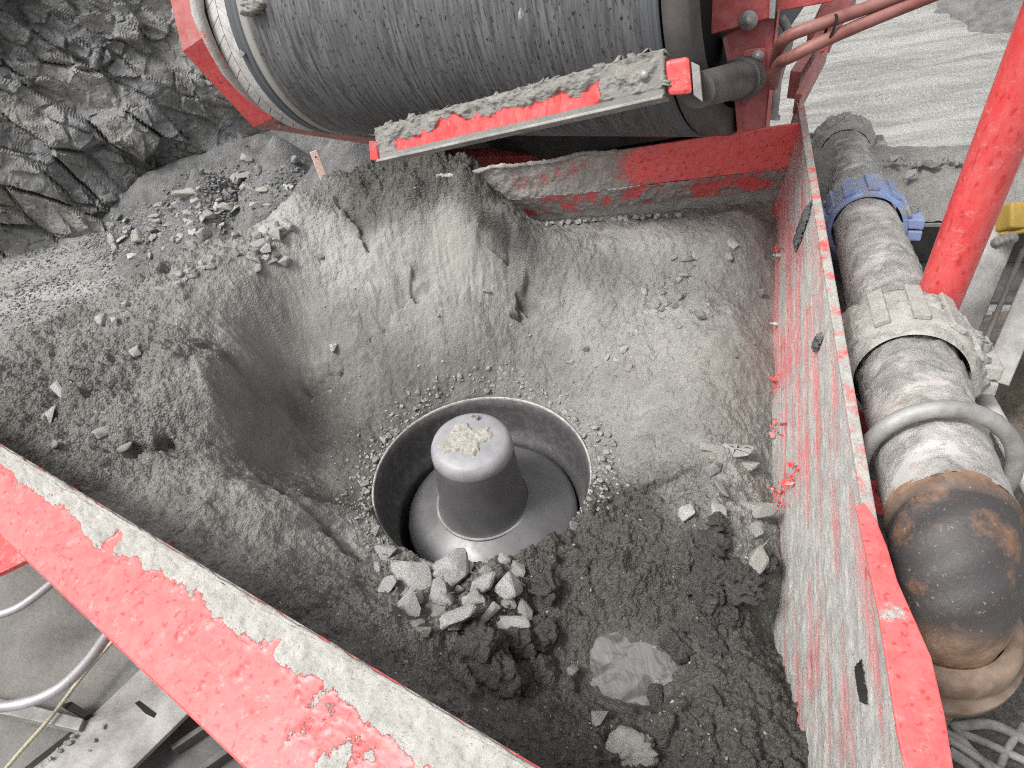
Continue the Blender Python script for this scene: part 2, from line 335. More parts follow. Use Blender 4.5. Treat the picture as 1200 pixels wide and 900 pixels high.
m1 = sst(.0, .12 + .05 * np.clip(fbm(Uu * .8, Vv * .8, 2, 57), -.8, .6), f2 - f1); H = (r1 * .26 + ((pu - qx) * r2 * .42 + (pv - qy) * r3 * .46)) * m1 - .07 * (1 - m1)
g1, g2, hx, hy, tx, ty = worley(pu * 3.4 + .6 * r1, pv * 1.9 + .5 * r2, 11, .95, 0)
small = sst(.0, .25, fbm(Uu * .55, Vv * .55, 2, 90) + .05)
m2 = sst(.0, .17, g2 - g1); H += (.55 + .55 * small) * (((_h(hx, hy, 5) - .5) * .15 + ((pu * 3.4 + .6 * r1 - tx) * (_h(hx, hy, 6) - .5) + (pv * 1.9 + .5 * r2 - ty) * (_h(hx, hy, 7) - .5)) * .20) * m2 - .035 * (1 - m2))
k1, k2, lx, ly, ux_, uy_ = worley(pu * 6 + 2 * r2, pv * 5, 23, .95); m3 = sst(.0, .30, k2 - k1)
H += (.35 + .75 * small) * (((_h(lx, ly, 5) - .5) * .06 + ((pu * 6 + 2 * r2 - ux_) * (_h(lx, ly, 6) - .5) + (pv * 5 - uy_) * (_h(lx, ly, 7) - .5)) * .07) * m3 - .012 * (1 - m3))
H += .10 * fbm(Uu * .5, Vv * .5, 4, 100) * 2 + .006 * fbm(Uu * 9, Vv * 9, 3, 111)
ledge = 3.05 + .12 * Uu * .3 + .06 * fbm(Uu * 1.5, Vv * 0, 3, 120)
H -= .55 * sst(-.05, .07, Vv - ledge)
curve = -.05 * np.clip(Uu - 5, 0, 9) ** 2
PF = FA + Uu[..., None] * FU + Vv[..., None] * FV + (H + curve)[..., None] * FN2
PF = PF.reshape(-1, 3); Q = gridq(*Uu.shape)
key = ((cx + 500) * 2000 + (cy + 500)).ravel()[Q[:, 0]]
face = bpy.data.objects.new('quarry_face', None)
rest = np.ones(len(Q), bool)
pp = proj(PF); vis = (pp[:, 0] > -60) & (pp[:, 0] < 560) & (pp[:, 1] > -60) & (pp[:, 1] < 330)
qv = vis[Q[:, 0]]; kk, cnt = np.unique(key[qv], return_counts=True)
big = kk[np.argsort(-cnt)][:290]
base_sel = ~np.isin(key, big)
face = npmesh('quarry_face', PF, Q[base_sel], M_FACE, smooth=False, loc=tuple(FA)); tag(face, kind='structure')
for b in big:
    q = Q[key == b]; u, inv = np.unique(q, return_inverse=True)
    npmesh('rock_block', PF[u], inv.reshape(q.shape), M_FACE, face, smooth=False)

# ---- rock shapes
def hull_mesh(name, seed, flat=.75, n=15, jag=.25):
    rg = random.Random(seed); b = bmesh.new()
    for i in range(n):
        v = Vector((rg.gauss(0, 1), rg.gauss(0, 1), rg.gauss(0, 1))).normalized() * rg.uniform(1 - jag, 1.0)
        b.verts.new((v.x, v.y * rg.uniform(.8, 1), v.z * flat))
    r = bmesh.ops.convex_hull(b, input=b.verts); bmesh.ops.delete(b, geom=[g for g in set(r['geom_interior']) | set(r['geom_unused']) if isinstance(g, bmesh.types.BMVert)], context='VERTS')
    bmesh.ops.bevel(b, geom=b.edges[:], offset=.07, segments=1, affect='EDGES') if n < 14 else None
    me = bpy.data.meshes.new(name); b.to_mesh(me); b.free(); return me
def lump_mesh(name, seed, amp=.36, flat=.85, sub=4):
    b = bmesh.new(); bmesh.ops.create_icosphere(b, subdivisions=sub, radius=1)
    P = np.array([v.co for v in b.verts]); gr_ = worley(P[:, 0] * 7 + P[:, 2] * 3.1, P[:, 1] * 7 + P[:, 2] * 5.3, seed)[0]; d = -.22 * gr_ + fbm(P[:, 0] * 1.6 + seed * 9.1 + P[:, 2], P[:, 1] * 1.6 + P[:, 2] * .9, 5, seed, .62)
    for v, q in zip(b.verts, d): v.co = v.co * (1 + amp * q); v.co.z *= flat
    me = bpy.data.meshes.new(name); b.to_mesh(me); b.free()
    for p in me.polygons: p.use_smooth = True
    return me
ROCKS = {}
for tagm, m in (('pale', M_STONE), ('mud', M_STONE_MUD), ('dark', M_STONE_DARK)):
    L = []
    for i in range(9):
        me = hull_mesh('stone_' + tagm, 100 + i, (.6, .75, .9)[i % 3], 10 + i % 5, .28); me.materials.append(m); L.append(me)
    ROCKS[tagm] = L
LUMPS = {}
for tagm, m in (('clod', M_GRIT), ('mud', M_STONE_MUD), ('pale', M_STONE)):
    LUMPS[tagm] = []
    for i in range(5):
        me = lump_mesh('lump_' + tagm, 40 + i); me.materials.append(m)
        for an_, av_ in (('wet', .5), ('rough', 1.0)):
            if tagm == 'clod': me.attributes.new(an_, 'FLOAT', 'POINT').data.foreach_set('value', np.full(len(me.vertices), av_, np.float32))
        LUMPS[tagm].append(me)
def put_stone(P, size, kind='pale', label=None, group=None, name='stone', lump=False, cat='stone', sq=None, sink=.25, up=(0, 0, 1)):
    me = rnd.choice((LUMPS if lump else ROCKS)[kind]); o = bpy.data.objects.new(name, me); COL.objects.link(o)
    e = sq or (rnd.uniform(.8, 1.25), rnd.uniform(.65, 1), rnd.uniform(.6, .95))
    o.location = (P[0], P[1], P[2] + size * .5 * e[2] * (1 - 2 * sink)); o.scale = tuple(size * .5 * q for q in e)
    t = Vector(up).to_track_quat('Z', 'Y').to_euler(); o.rotation_euler = (t.x + rnd.uniform(-.4, .4), t.y + rnd.uniform(-.4, .4), rnd.uniform(0, 6.28))
    tag(o, label, cat, group); return o
def stuff_stones(name, pts, sizes, m, label, cat):
    Vs, Fs = [], []; off = 0
    base = []
    for me in (hull_mesh('tmp', 300 + i, .7, 8, .3) for i in range(6)):
        me2 = me; V = np.array([v.co for v in me2.vertices]); tris = []
        me2.calc_loop_triangles(); tris = np.array([t.vertices for t in me2.loop_triangles]); base.append((V, tris)); bpy.data.meshes.remove(me2)
    rg = np.random.default_rng(5)
    for P, s in zip(pts, sizes):
        V, T = base[rg.integers(6)]; a = rg.uniform(0, 6.28); c, s2 = math.cos(a), math.sin(a); R = np.array([[c, -s2, 0], [s2, c, 0], [0, 0, 1]]); tl = rg.normal(0, .3, 2)
        R = R @ np.array([[1, 0, tl[0]], [0, 1, tl[1]], [0, 0, 1]]); Vs.append((V * rg.uniform(.6, 1.1, 3)) @ R.T * s * .5 + P); Fs.append(T + off); off += len(V)
    o = npmesh(name, np.concatenate(Vs), np.concatenate(Fs), m, smooth=False, loc=tuple(np.asarray(pts).mean(0))); tag(o, label, cat, kind='stuff'); return o

# spoil banks and scree between the machine and the face
xs = np.arange(-7.5, 1.5, .045); ys = np.arange(5.2, 13, .045); X, Y = np.meshgrid(xs, ys, indexing='ij')
Z = np.full(X.shape, GZ - .30)
bank_spec = [(255, 262, -2.3, .75, .95), (345, 232, -2.1, .95, 1.15), (425, 225, -1.9, 1.2, 1.35), (180, 290, -2.5, .5, .35), (290, 235, -2.3, .4, .35), (230, 240, -2.4, .6, .45)]
for px, py, z, sg, h in bank_spec:
    p = atz(px, py, z); d = np.hypot(X - p[0], (Y - p[1])) / sg; Z = np.maximum(Z, GZ - .12 + h * 1.25 * np.clip(1 - d * .62, 0, 1) ** 1.15 + .0)
ft = ((X - FA[0]) * FN[0] + (Y - FA[1]) * FN[1]); fu = (X - FA[0]) * FU[0] + (Y - FA[1]) * FU[1]
Z = np.maximum(Z, GZ - .12 + .85 * np.clip(1 - np.abs(ft) / 1.5, 0, 1) * (.02 + .7 * sst(.8, 2.4, fu)))
Z += .05 * fbm(X * 2, Y * 2, 5, 8) + .02 * fbm(X * 9, Y * 9, 3, 15)
bankZ = Z; bxs, bys = xs, ys
o = npmesh('spoil_bank', np.stack([X, Y, Z], -1).reshape(-1, 3), gridq(*X.shape), M_SPOIL); tag(o, kind='structure')
def bankz(x, y):
    i = int(np.clip((x - bxs[0]) / .045, 0, len(bxs) - 1)); j = int(np.clip((y - bys[0]) / .045, 0, len(bys) - 1)); return max(bankZ[i, j], GZ)
def bank_hit(px, py):
    v = ray(px, py); t = 6.0
    while t < 22:
        p = CAM + v * t
        if p[2] < bankz(p[0], p[1]): return p
        t += .03
    return atz(px, py, GZ)
for i in range(120):
    t = rnd.random(); px = 130 + t * 190 + rnd.uniform(-30, 30); py = 292 - t * 78 + rnd.gauss(0, 13); p = bank_hit(px, py)
    put_stone(p, abs(rnd.gauss(.09, .06)) + .05, rnd.choice(('mud', 'dark', 'mud', 'mud', 'pale')), rnd.choice(('broken grey rock', 'small broken rock', 'angular rock')) + ' in the scree along the foot of the quarry face', 'scree rocks at the foot of the quarry face', 'scree_rock', cat='rock')
for (px, py, s, lab) in ((266, 248, .36, 'large angular rock lying alone on the dark spoil bank'), (285, 213, .45, 'rounded grey boulder where the dark spoil bank meets the face'), (222, 232, .42, 'flat topped boulder at the upper end of the scree'),
                         (240, 278, .3, 'small slab below the dark spoil bank'), (165, 282, .3, 'low grey slab at the left end of the scree')):
    put_stone(bank_hit(px, py), s, 'mud', lab, None, 'boulder', cat='boulder')
pts = []; szs = []
while len(pts) < 8000:
    px, py = rnd.uniform(-40, 330), rnd.uniform(284, 420); p = bank_hit(px, py)
    pts.append(p + np.array([0, 0, .005])); szs.append(rnd.uniform(.03, .075))
for i in range(11000):
    t = rnd.random(); px = 130 + t * 190 + rnd.uniform(-40, 40); py = 288 - t * 74 + rnd.gauss(0, 14); pts.append(bank_hit(px, py)); szs.append(rnd.uniform(.04, .12))
stuff_stones('gravel', pts, szs, M_GRAVEL, 'loose grey gravel covering the quarry floor below the rock face', 'gravel')

# right: a low stockpile on the quarry floor, and a brown bank beside the machine
def heap(name, cx_, cy_, rad, h, m, seed, asp=1.0, z0=GZ):
    t = np.linspace(-1.15, 1.15, 90); A, B = np.meshgrid(t, t, indexing='ij'); r = np.hypot(A, B) + .08 * fbm(A * 2, B * 2, 4, seed)
    Zh = z0 - .3 + (h + .25) * np.clip(1.05 - r, 0, 1) ** .95 + .02 * h * fbm(A * 14, B * 14, 3, seed + 3)
    o = npmesh(name, np.stack([cx_ + A * rad * asp, cy_ + B * rad, Zh], -1).reshape(-1, 3), gridq(90, 90), m); tag(o, kind='structure'); return o
p = atz(1250, 35, GZ); heap('gravel_stockpile', p[0] + 1.6, p[1] + 1.2, 2.6, 1.15, M_SPOIL, 4, 1.35)
p = atz(1250, 470, GZ + .3); heap('earth_bank', p[0] + .4, p[1], 1.7, 1.2, M_EARTH, 8, 1.1)

# ================================================================== HOPPER GEOMETRY
ZR = .75
fd = 3.2      # distance of the red head frame
KD = 1.18      # conveyor distance factor
A0 = atz(935, 120, ZR); B0 = atz(1062, 900, ZR); WD = nrm(B0 - A0); WI = np.array([WD[1], -WD[0], 0]); WI = WI if WI[0] < 0 else -WI     # WI: into the hopper
KW = .12
WN = nrm(np.cross(WD, WI * KW + np.array([0, 0, -1]))); WN = WN if WN[0] < 0 else -WN
BK0 = atz(590, 198, ZR); BK1 = atz(925, 145, ZR); BY = (BK0[1] + BK1[1]) / 2
RC = np.array([-.18, 1.94]); RR = .44
# grit surface: (px, py, height, damp, clumpy, pale)
CP = [(0, 405, 0.595, 0.25, 0.7, 0.1), (0, 470, 0.57, 0.36, 1, 0), (0, 530, 0.53, 0.35, 1, 0), (100, 372, 0.61, 0.28, 0.8, 0.1), (200, 318, 0.63, 0.25, 0.8, 0.1), (262, 290, 0.66, 0.1, 0.6, 0.2), (335, 250, 0.68, .05, .4, .5),
      (380, 228, 0.7, 0.45, .7, .3), (430, 209, 0.735, 0.95, 0.9, 0), (500, 207, 0.755, 0.95, 0.9, 0), (560, 214, 0.725, 0.9, 0.8, 0), (600, 248, 0.635, .6, .6, 0),
      (150, 440, 0.56, 0.36, 1, 0), (80, 480, 0.55, 0.36, 1, 0), (200, 500, 0.5, 0.33, 1, 0), (250, 420, 0.53, 0.28, 0.9, 0), (130, 550, 0.49, 0.3, 0.9, 0),
      (430, 245, 0.65, 0.7, 0.6, 0), (390, 280, 0.58, 0.05, 0.35, 0.5), (450, 300, 0.52, .0, .25, .45), (300, 350, 0.53, 0.12, 0.5, 0.1), (310, 430, 0.34, 0.05, 0.15, 0.25), (360, 380, 0.33, 0.05, 0.15, 0.35), (520, 280, 0.53, .0, .15, .6), (560, 300, 0.47, 0, .15, .55), (480, 360, 0.336, .1, .2, .2),
      (600, 320, 0.364, .25, .3, .1), (560, 380, 0.252, .3, .3, 0), (440, 420, 0.2, 0.45, 0.25, 0), (380, 450, 0.13, 0.7, 0.25, 0), (350, 490, 0.06, 0.65, 0.3, 0), (320, 530, 0.14, 0.2, 0.2, 0.1), (400, 520, 0.02, 0.85, 0.35, 0), (420, 590, 0.0, 0.85, 0.4, 0), (480, 470, 0.049, 0.7, .3, .0), (560, 440, 0.07, 0.55, .3, .05), (640, 450, 0.042, 0.45, .4, .1),
      (700, 330, 0.336, .15, .4, .25), (800, 330, 0.322, .15, .4, .3), (860, 300, 0.378, .25, .2, .2), (700, 400, 0.182, .2, .4, .25), (790, 420, 0.217, .15, .5, .3), (870, 400, 0.28, .3, .2, .15), (740, 480, 0.084, .25, .4, .2), (820, 500, 0.154, .3, .4, .15), (710, 540, 0.014, .3, .4, .2),
      (860, 540, 0.168, .15, .6, .4), (880, 600, 0.168, .15, .7, .4), (800, 580, 0.112, .35, .8, .2), (890, 660, 0.175, .3, .7, .3), (740, 600, 0.08, 0.85, 0.9, 0), (690, 600, 0.05, 0.7, 0.8, 0), (660, 640, 0.056, 0.9, .9, 0),
      (720, 680, 0.084, .97, .8, 0), (780, 700, 0.07, 1, 1, 0), (850, 700, 0.119, 1, 1, 0), (880, 780, 0.126, 1, 1, 0), (740, 785, 0.021, 1, .2, 0), (800, 800, 0.042, 1, .6, 0), (680, 780, 0.028, .98, .6, 0), (640, 800, 0.056, .95, .8, 0), (720, 860, 0.098, .98, .8, 0), (820, 870, 0.126, .98, .8, 0), (890, 890, 0.168, .9, .9, 0), (650, 880, 0.21, 0.6, 1, 0),
      (560, 660, 0.07, 0.55, .9, .1), (470, 655, 0.05, 0.3, 0.9, 0.1), (520, 700, 0.154, .5, 1, .1), (590, 720, 0.112, .85, 1, 0), (560, 780, 0.189, 0.65, 1, 0), (460, 700, 0.2, 0.4, 0.9, 0.1), (480, 780, 0.29, 0.35, 1, 0), (560, 850, 0.33, 0.4, 1, 0), (420, 660, 0.14, .5, .7, .0),
      (390, 630, 0.14, 0.2, 0.5, 0.1), (350, 590, 0.3, 0.12, 0.5, 0.2), (300, 565, 0.294, .3, .5, .15), (220, 560, 0.43, 0.2, 0.6, 0.1), (160, 600, 0.45, 0.2, 0.5, 0.1), (260, 640, 0.37, 0.2, 0.6, 0.05), (340, 680, 0.33, 0.28, 0.8, 0), (380, 620, 0.2, 0.12, 0.4, 0.3), (400, 740, 0.36, 0.28, 0.9, 0), (500, 840, 0.42, 0.3, 1, 0), (265, 470, 0.46, 0.2, 0.7, 0.05), (285, 440, 0.44, 0.15, 0.4, 0.1), (318, 480, 0.2, 0.1, 0.15, 0.15), (300, 520, 0.25, 0.1, 0.2, 0.2), (322, 545, 0.12, 0.25, 0.2, 0.1), (335, 430, 0.2, 0.1, 0.15, 0.2), (360, 540, 0.03, 0.65, 0.3, 0), (250, 560, 0.42, 0.2, 0.6, 0.1), (300, 572, 0.37, 0.15, 0.5, 0.15), (390, 620, 0.2, 0.12, 0.45, 0.25), (405, 648, 0.14, 0.2, 0.5, 0.15), (345, 560, 0.1, 0.5, 0.3, 0), (385, 590, 0.04, 0.8, 0.35, 0), (600, 250, 0.595, 0.7, 0.6, 0), (650, 275, 0.47, 0.1, 0.3, 0.2), (760, 268, 0.44, 0.1, 0.3, 0.25), (890, 258, 0.4, 0.2, 0.2, 0.15)]
cpw = np.array([atz(p[0], p[1], p[2]) for p in CP]); cpa = np.array([p[3:] for p in CP])
ex = []
for (px, py) in ((908, 300), (906, 400), (906, 480), (906, 600), (906, 750)): ex.append(onpl(px, py, A0, WN))
for (px, py) in ((622, 262), (690, 259), (760, 253), (840, 247), (900, 241)): ex.append(onpl(px, py, BK0 + np.array([0, .05, 0]), np.array([0, 1., 0])))
Zc = [(e[0], e[1], e[2]) for e in ex]
ridge = [(0, 405, .60), (60, 377, .61), (130, 343, .62), (200, 308, .64), (262, 280, .66), (300, 262, .67), (345, 230, .70), (390, 212, .725), (430, 204, .745), (500, 202, .765)]
def beyond(px, py, z, d, dz): p = atz(px, py, z); h = nrm([p[0], p[1], 0]); q = p + h * d; return (q[0], q[1], z - dz)
fall = [beyond(*r, .0, 0) for r in ridge] + [beyond(*r, .18, .18) for r in ridge[:8]] + [beyond(*r, .42, .50) for r in ridge[:7]] + [(-2.6, 1.4, .4), (.3, .2, .3), (1.5, 3.3, .42), (.4, 3.3, .50)]
PX = np.concatenate([cpw[:, :2], np.array(Zc)[:, :2], np.array(fall)[:, :2]]); PZ = np.concatenate([cpw[:, 2], np.array(Zc)[:, 2], np.array(fall)[:, 2]])
def tps(P, Zv, Qx, Qy, lam=2e-3):
    d = np.hypot(P[:, None, 0] - P[None, :, 0], P[:, None, 1] - P[None, :, 1]); Kf = lambda r: np.where(r > 1e-9, r * r * np.log(np.maximum(r, 1e-9)), 0)
    n = len(P); Am = np.zeros((n + 3, n + 3)); Am[:n, :n] = Kf(d) + lam * np.eye(n); Am[:n, n] = 1; Am[:n, n + 1:] = P; Am[n, :n] = 1; Am[n + 1:, :n] = P.T
    w = np.linalg.solve(Am, np.concatenate([Zv, [0, 0, 0]])); out = w[n] + w[n + 1] * Qx + w[n + 2] * Qy
    for i in range(n): out += w[i] * Kf(np.hypot(Qx - P[i, 0], Qy - P[i, 1]))
    return out
def idw(P, A, Qx, Qy, s=.13):
    num = np.zeros(Qx.shape + (A.shape[1],)); den = np.full(Qx.shape, 1e-9)
    for i in range(len(P)):
        w = 1 / ((Qx - P[i, 0]) ** 2 + (Qy - P[i, 1]) ** 2 + .004) ** 2; num += w[..., None] * A[i]; den += w
    return num / den[..., None]
GS = .005
dx = np.arange(-3.1, 1.55, GS); dy = np.arange(.1, 3.75, GS)
# coarse solve, then bilinear to the fine grid
cxs = np.linspace(dx[0], dx[-1], 200); cys = np.linspace(dy[0], dy[-1], 160); CX, CY = np.meshgrid(cxs, cys, indexing='ij')
ZC = tps(PX, PZ, CX, CY); AC = idw(cpw, cpa, CX, CY)
def bil(Fc, x, y):
    i = np.clip((x - cxs[0]) / (cxs[1] - cxs[0]), 0, 198.999); j = np.clip((y - cys[0]) / (cys[1] - cys[0]), 0, 158.999); i0 = i.astype(int); j0 = j.astype(int); fi = i - i0; fj = j - j0
    if Fc.ndim == 3: fi = fi[..., None]; fj = fj[..., None]
    return (Fc[i0, j0] * (1 - fi) + Fc[i0 + 1, j0] * fi) * (1 - fj) + (Fc[i0, j0 + 1] * (1 - fi) + Fc[i0 + 1, j0 + 1] * fi) * fj
X, Y = np.meshgrid(dx, dy, indexing='ij'); Z = bil(ZC, X, Y); A_ = bil(AC, X, Y); wetA, rouA, palA = A_[..., 0], A_[..., 1], A_[..., 2]
rad = np.hypot(X - RC[0], Y - RC[1]); th = np.arctan2(Y - RC[1], X - RC[0])
Z = np.where(rad < RR + .5, np.maximum(Z, -.02 + .0 * rad), Z)
Z = Z * sst(.0, .25, rad - RR + .12) + np.maximum(Z, .0) * (1 - sst(.0, .25, rad - RR + .12))
Z += .018 * fbm(X * 3.2, Y * 3.2, 4, 1)
Z += rouA * (.030 * fbm(X * 9, Y * 9, 4, 2, .6))
w1, w2, ca, cb, _, _ = worley(X * 13 + .5 * fbm(X * 8, Y * 8, 3, 5), Y * 13 + .5 * fbm(X * 8 + 3, Y * 8, 3, 6), 9)
clod = sst(.35, .8, rouA) * sst(-.15, .35, fbm(X * 3, Y * 3, 2, 44) + .9 * wetA - .45)
Z += clod * (.055 * (np.clip(1 - w1 * 1.25, 0, 1) ** .6) * _h(ca, cb, 4)) 
w1, w2, ca, cb, _, _ = worley(X * 34 + .7 * fbm(X * 20, Y * 20, 2, 15), Y * 34, 19); Z += rouA * (.5 + .5 * wetA) * .022 * np.clip(1 - w1 * 1.2, 0, 1) * _h(ca, cb, 4)
w1, w2, ca, cb, _, _ = worley(X * 75, Y * 75, 29); Z += np.maximum(rouA, .10) * .0125 * np.clip(1 - w1 * 1.2, 0, 1) * (.3 + _h(ca, cb, 4))
Z += .0045 * (.4 + rouA) * fbm(X * 45, Y * 45, 4, 70, .7)
pud = atz(738, 782, .03); ppr = np.hypot((X - pud[0]) / 1.2, Y - pud[1]) + .03 * fbm(X * 9, Y * 9, 3, 5); pw = 1 - sst(.10, .17, ppr)
Z = Z * (1 - pw) + (pud[2] - .02 + 1.2 * ppr ** 2) * pw
# slide streaks on the bowl sides
strk = (1 - rouA).clip(0, 1) * sst(.05, .4, rad - RR); Z += strk * .006 * fbm(th * 30 + rad * 3, rad * 5, 4, 33, .6)
# slump scarps (broken crust edges) given as picked lines
def scarp(pts, h, w, flip=1):
    global Z, wetA
    P = [nearest(px, py) for px, py in pts]
    for (p, q) in zip(P[:-1], P[1:]):
        d = q - p; L = np.linalg.norm(d); t = ((X - p[0]) * d[0] + (Y - p[1]) * d[1]) / L ** 2; sd_ = ((X - p[0]) * d[1] - (Y - p[1]) * d[0]) / L * flip
        sd_ = sd_ + .025 * fbm(X * 14, Y * 14, 3, 61)
        m = sst(-.15, .1, t) * (1 - sst(.9, 1.15, t)); Z = Z - m * h * sst(0, .012, sd_) * (1 - sst(.0, w, sd_)); wetA = np.clip(wetA + m * .35 * sst(-.002, .008, sd_) * (1 - sst(.01, .045, sd_)), 0, 1)  # also darkens a narrow band along the low side of the break
def zat(x, y):
    i = int(np.clip(round((x - dx[0]) / GS), 0, len(dx) - 1)); j = int(np.clip(round((y - dy[0]) / GS), 0, len(dy) - 1)); return Z[i, j]
def nearest(px, py, want3=False):
    v = ray(px, py); t = 1.0
    while t < 5:
        p = CAM + v * t
        if p[2] < zat(p[0], p[1]): break
        t += .008
    return p if want3 else p[:2]
scarp([(618, 318), (606, 345), (602, 372)], .055, .12, -1); scarp([(476, 312), (480, 345), (487, 360)], .028, .14, -1)
scarp([(487, 355), (440, 392), (395, 440), (366, 470)], .045, .20, 1); scarp([(392, 240), (415, 262), (428, 295)], .03, .12, -1)
scarp([(565, 245), (598, 262), (596, 305)], .05, .14, 1); scarp([(150, 520), (200, 512), (235, 545)], .03, .10, 1); scarp([(310, 566), (345, 590), (380, 620), (412, 655)], .05, .10, -1)
scarp([(700, 590), (760, 565), (820, 545)], .02, .12, 1)
edge_in = np.clip((RR + .012 - rad), 0, 1); Z = Z - 5 * edge_in
Pw = np.stack([X, Y, Z], -1)
keep = (rad > np.where(np.sin(th + .15) < -.45, RR - .035, RR + .003))
keep &= ((Pw - A0) @ WN > -.012)                              # stays on the inner side of the side wall
keep &= ~((X > BK0[0] - .28) & (Y > BY + .13))
BN = nrm([.607, .795, 0]); FI = atz(0, 525, ZR); FI2 = atz(620, 900, ZR); FD = nrm(FI2 - FI); FNn = np.array([-FD[1], FD[0], 0]); FNn = FNn if FNn[1] > 0 else -FNn
keep &= ((Pw - FI) @ FNn > -.02)
Qd = gridq(*X.shape); kf = keep.ravel(); Qd = Qd[kf[Qd].all(1)]
uq, inv = np.unique(Qd, return_inverse=True)
o = npmesh('wet_grit', Pw.reshape(-1, 3)[uq], inv.reshape(Qd.shape), M_GRIT, attrs=dict(wet=wetA.ravel()[uq], rough=rouA.ravel()[uq], pale=palA.ravel()[uq]), loc=(-.2, 1.9, 0))
tag(o, 'grey crushed rock fines and wet mud banked up inside the red hopper', 'mud', kind='stuff')
# puddle of slurry
pc = pud; t = np.arange(-.22, .22, .005); A, B = np.meshgrid(t, t, indexing='ij')
zz = pc[2] - .006 + .003 * fbm(A * 14, B * 7, 2, 8) + .003 * np.clip(fbm(A * 7 + 3, B * 7, 3, 18), 0, 1) - .3 * np.clip(np.hypot(A / 1.2, B) - .13, 0, 1)
o = npmesh('mud_puddle', np.stack([pc[0] + A, pc[1] + B, zz], -1).reshape(-1, 3), gridq(*A.shape), M_PUD, loc=tuple(pc)); tag(o, kind='structure')

# ================================================================== CONE CRUSHER
cru = thing('cone_crusher', 'dark steel cone crusher mouth with domed centre cap inside the grit bowl', 'crusher', (RC[0], RC[1], -.6))
RCZ = np.array([RC[0], RC[1], 0.])
bl = obj('bowl_liner', MB().lathe([(RR + .03, -.03), (RR + .012, .0), (RR, -.004), (RR - .008, -.05), (RR - .012, -.16), (RR - .03, -.215), (RR - .045, -.225), (RR - .05, -.26), (RR - .02, -.6)], RCZ, n=128), M_BOWL, cru)
rb = MB().lathe([(RR + .010, -.02), (RR + .010, .004), (RR + .006, .006), (RR + .002, .004), (RR + .001, -.01)], RCZ, n=128); obj('bowl_rim', rb, M_RIM, cru)
mc = RCZ + np.array([.015, .01, 0])
obj('gap_shade_disc', MB().lathe([(.46, -.62), (.0, -.62)], RCZ, n=64), M_BLACK, cru)  # black disc closing the gap, its shade put into the colour
obj('mantle', MB().lathe([(.165, -.15), (.2, -.162), (.28, -.193), (.34, -.225), (.362, -.240), (.368, -.262), (.36, -.40), (.36, -.62)], mc, n=128), M_MANTLE, cru)
nc = RCZ + np.array([-.012, .0, 0])
cap = obj('shaft_cap', MB().lathe([(.200, -.168), (.190, -.156), (.184, -.138), (.178, -.10), (.170, 0), (.163, .12), (.1605, .165), (.158, .18), (.15, .20), (.13, .21)], nc, n=96), M_MANTLE, cru)
obj('cap_top', MB().lathe([(.1600, .160), (.1618, .168), (.160, .192), (.150, .216), (.135, .2255), (.10, .229), (0.001, .231)], nc, n=96), M_CAPTOP, cap)
obj('weld_ring', MB().lathe([(.197, -.168), (.203, -.163), (.199, -.157), (.192, -.158)], nc, n=96), M_STEEL, cap)
# caked mud on the cap : star like patch of real thickness
t = np.linspace(-.12, .12, 70); A, B = np.meshgrid(t, t, indexing='ij'); an = np.arctan2(B, A); rr_ = np.hypot(A, B * 1.15)
lim = .094 + .016 * np.cos(4 * an - 1.1) + .030 * fbm(np.cos(an) * 2 + 5, np.sin(an) * 2, 4, 12) ; hh = np.clip((lim - rr_) / .012, -1, 1)
zz = .229 + .010 * hh + .003 * fbm(A * 60, B * 60, 3, 4)
mk = (hh > -.9).ravel(); Qm = gridq(70, 70); Qm = Qm[mk[Qm].all(1)]
npmesh('mud_cake', np.stack([nc[0] + A - .01, nc[1] + B + .0, zz], -1).reshape(-1, 3), Qm, M_MUDPALE, cap)
put_stone(nc + np.array([.035, .10, .228]), .032, 'dark', 'small dark stone sitting on the back edge of the crusher cap', None, 'stone', sink=.1)
put_stone(nc + np.array([.02, .115, .226]), .026, 'mud', 'tiny grey stone behind the dark one on the crusher cap', None, 'stone', sink=.0)

# ================================================================== FEED HOPPER
hop = thing('feed_hopper', 'open red steel feed hopper caked with grey mud around the crusher mouth', 'hopper', (0., 1.6, -.6))
def plate(name, P00, P10, P01, P11, nu, nv, N, maskf, thick, mat_, parent, sol=.012, bowf=None):
    u = np.linspace(0, 1, nu); v = np.linspace(0, 1, nv); Ug, Vg = np.meshgrid(u, v, indexing='ij'); U3, V3 = Ug[..., None], Vg[..., None]
    P = P00 * (1 - U3) * (1 - V3) + P10 * U3 * (1 - V3) + P01 * (1 - U3) * V3 + P11 * U3 * V3
    lu = np.linalg.norm(P10 - P00); lv = np.linalg.norm(P01 - P00); m, h = maskf(Ug * lu, Vg * lv, Ug, Vg)
    P = P + (h * thick)[..., None] * N
    o = npmesh(name, P.reshape(-1, 3), gridq(nu, nv), mat_, parent, attrs=dict(mud=m.ravel()))
    if sol:
        s = o.modifiers.new('thickness', 'SOLIDIFY'); s.thickness = sol; s.offset = -1
        me = o.data; c = (P[1, 0] - P[0, 0]); nn = np.cross(P[-1, 0] - P[0, 0], P[0, -1] - P[0, 0])
        if nn @ N < 0: me.flip_normals()
    else:
        nn = np.cross(P[-1, 0] - P[0, 0], P[0, -1] - P[0, 0])
        if nn @ N < 0: o.data.flip_normals()
    return o
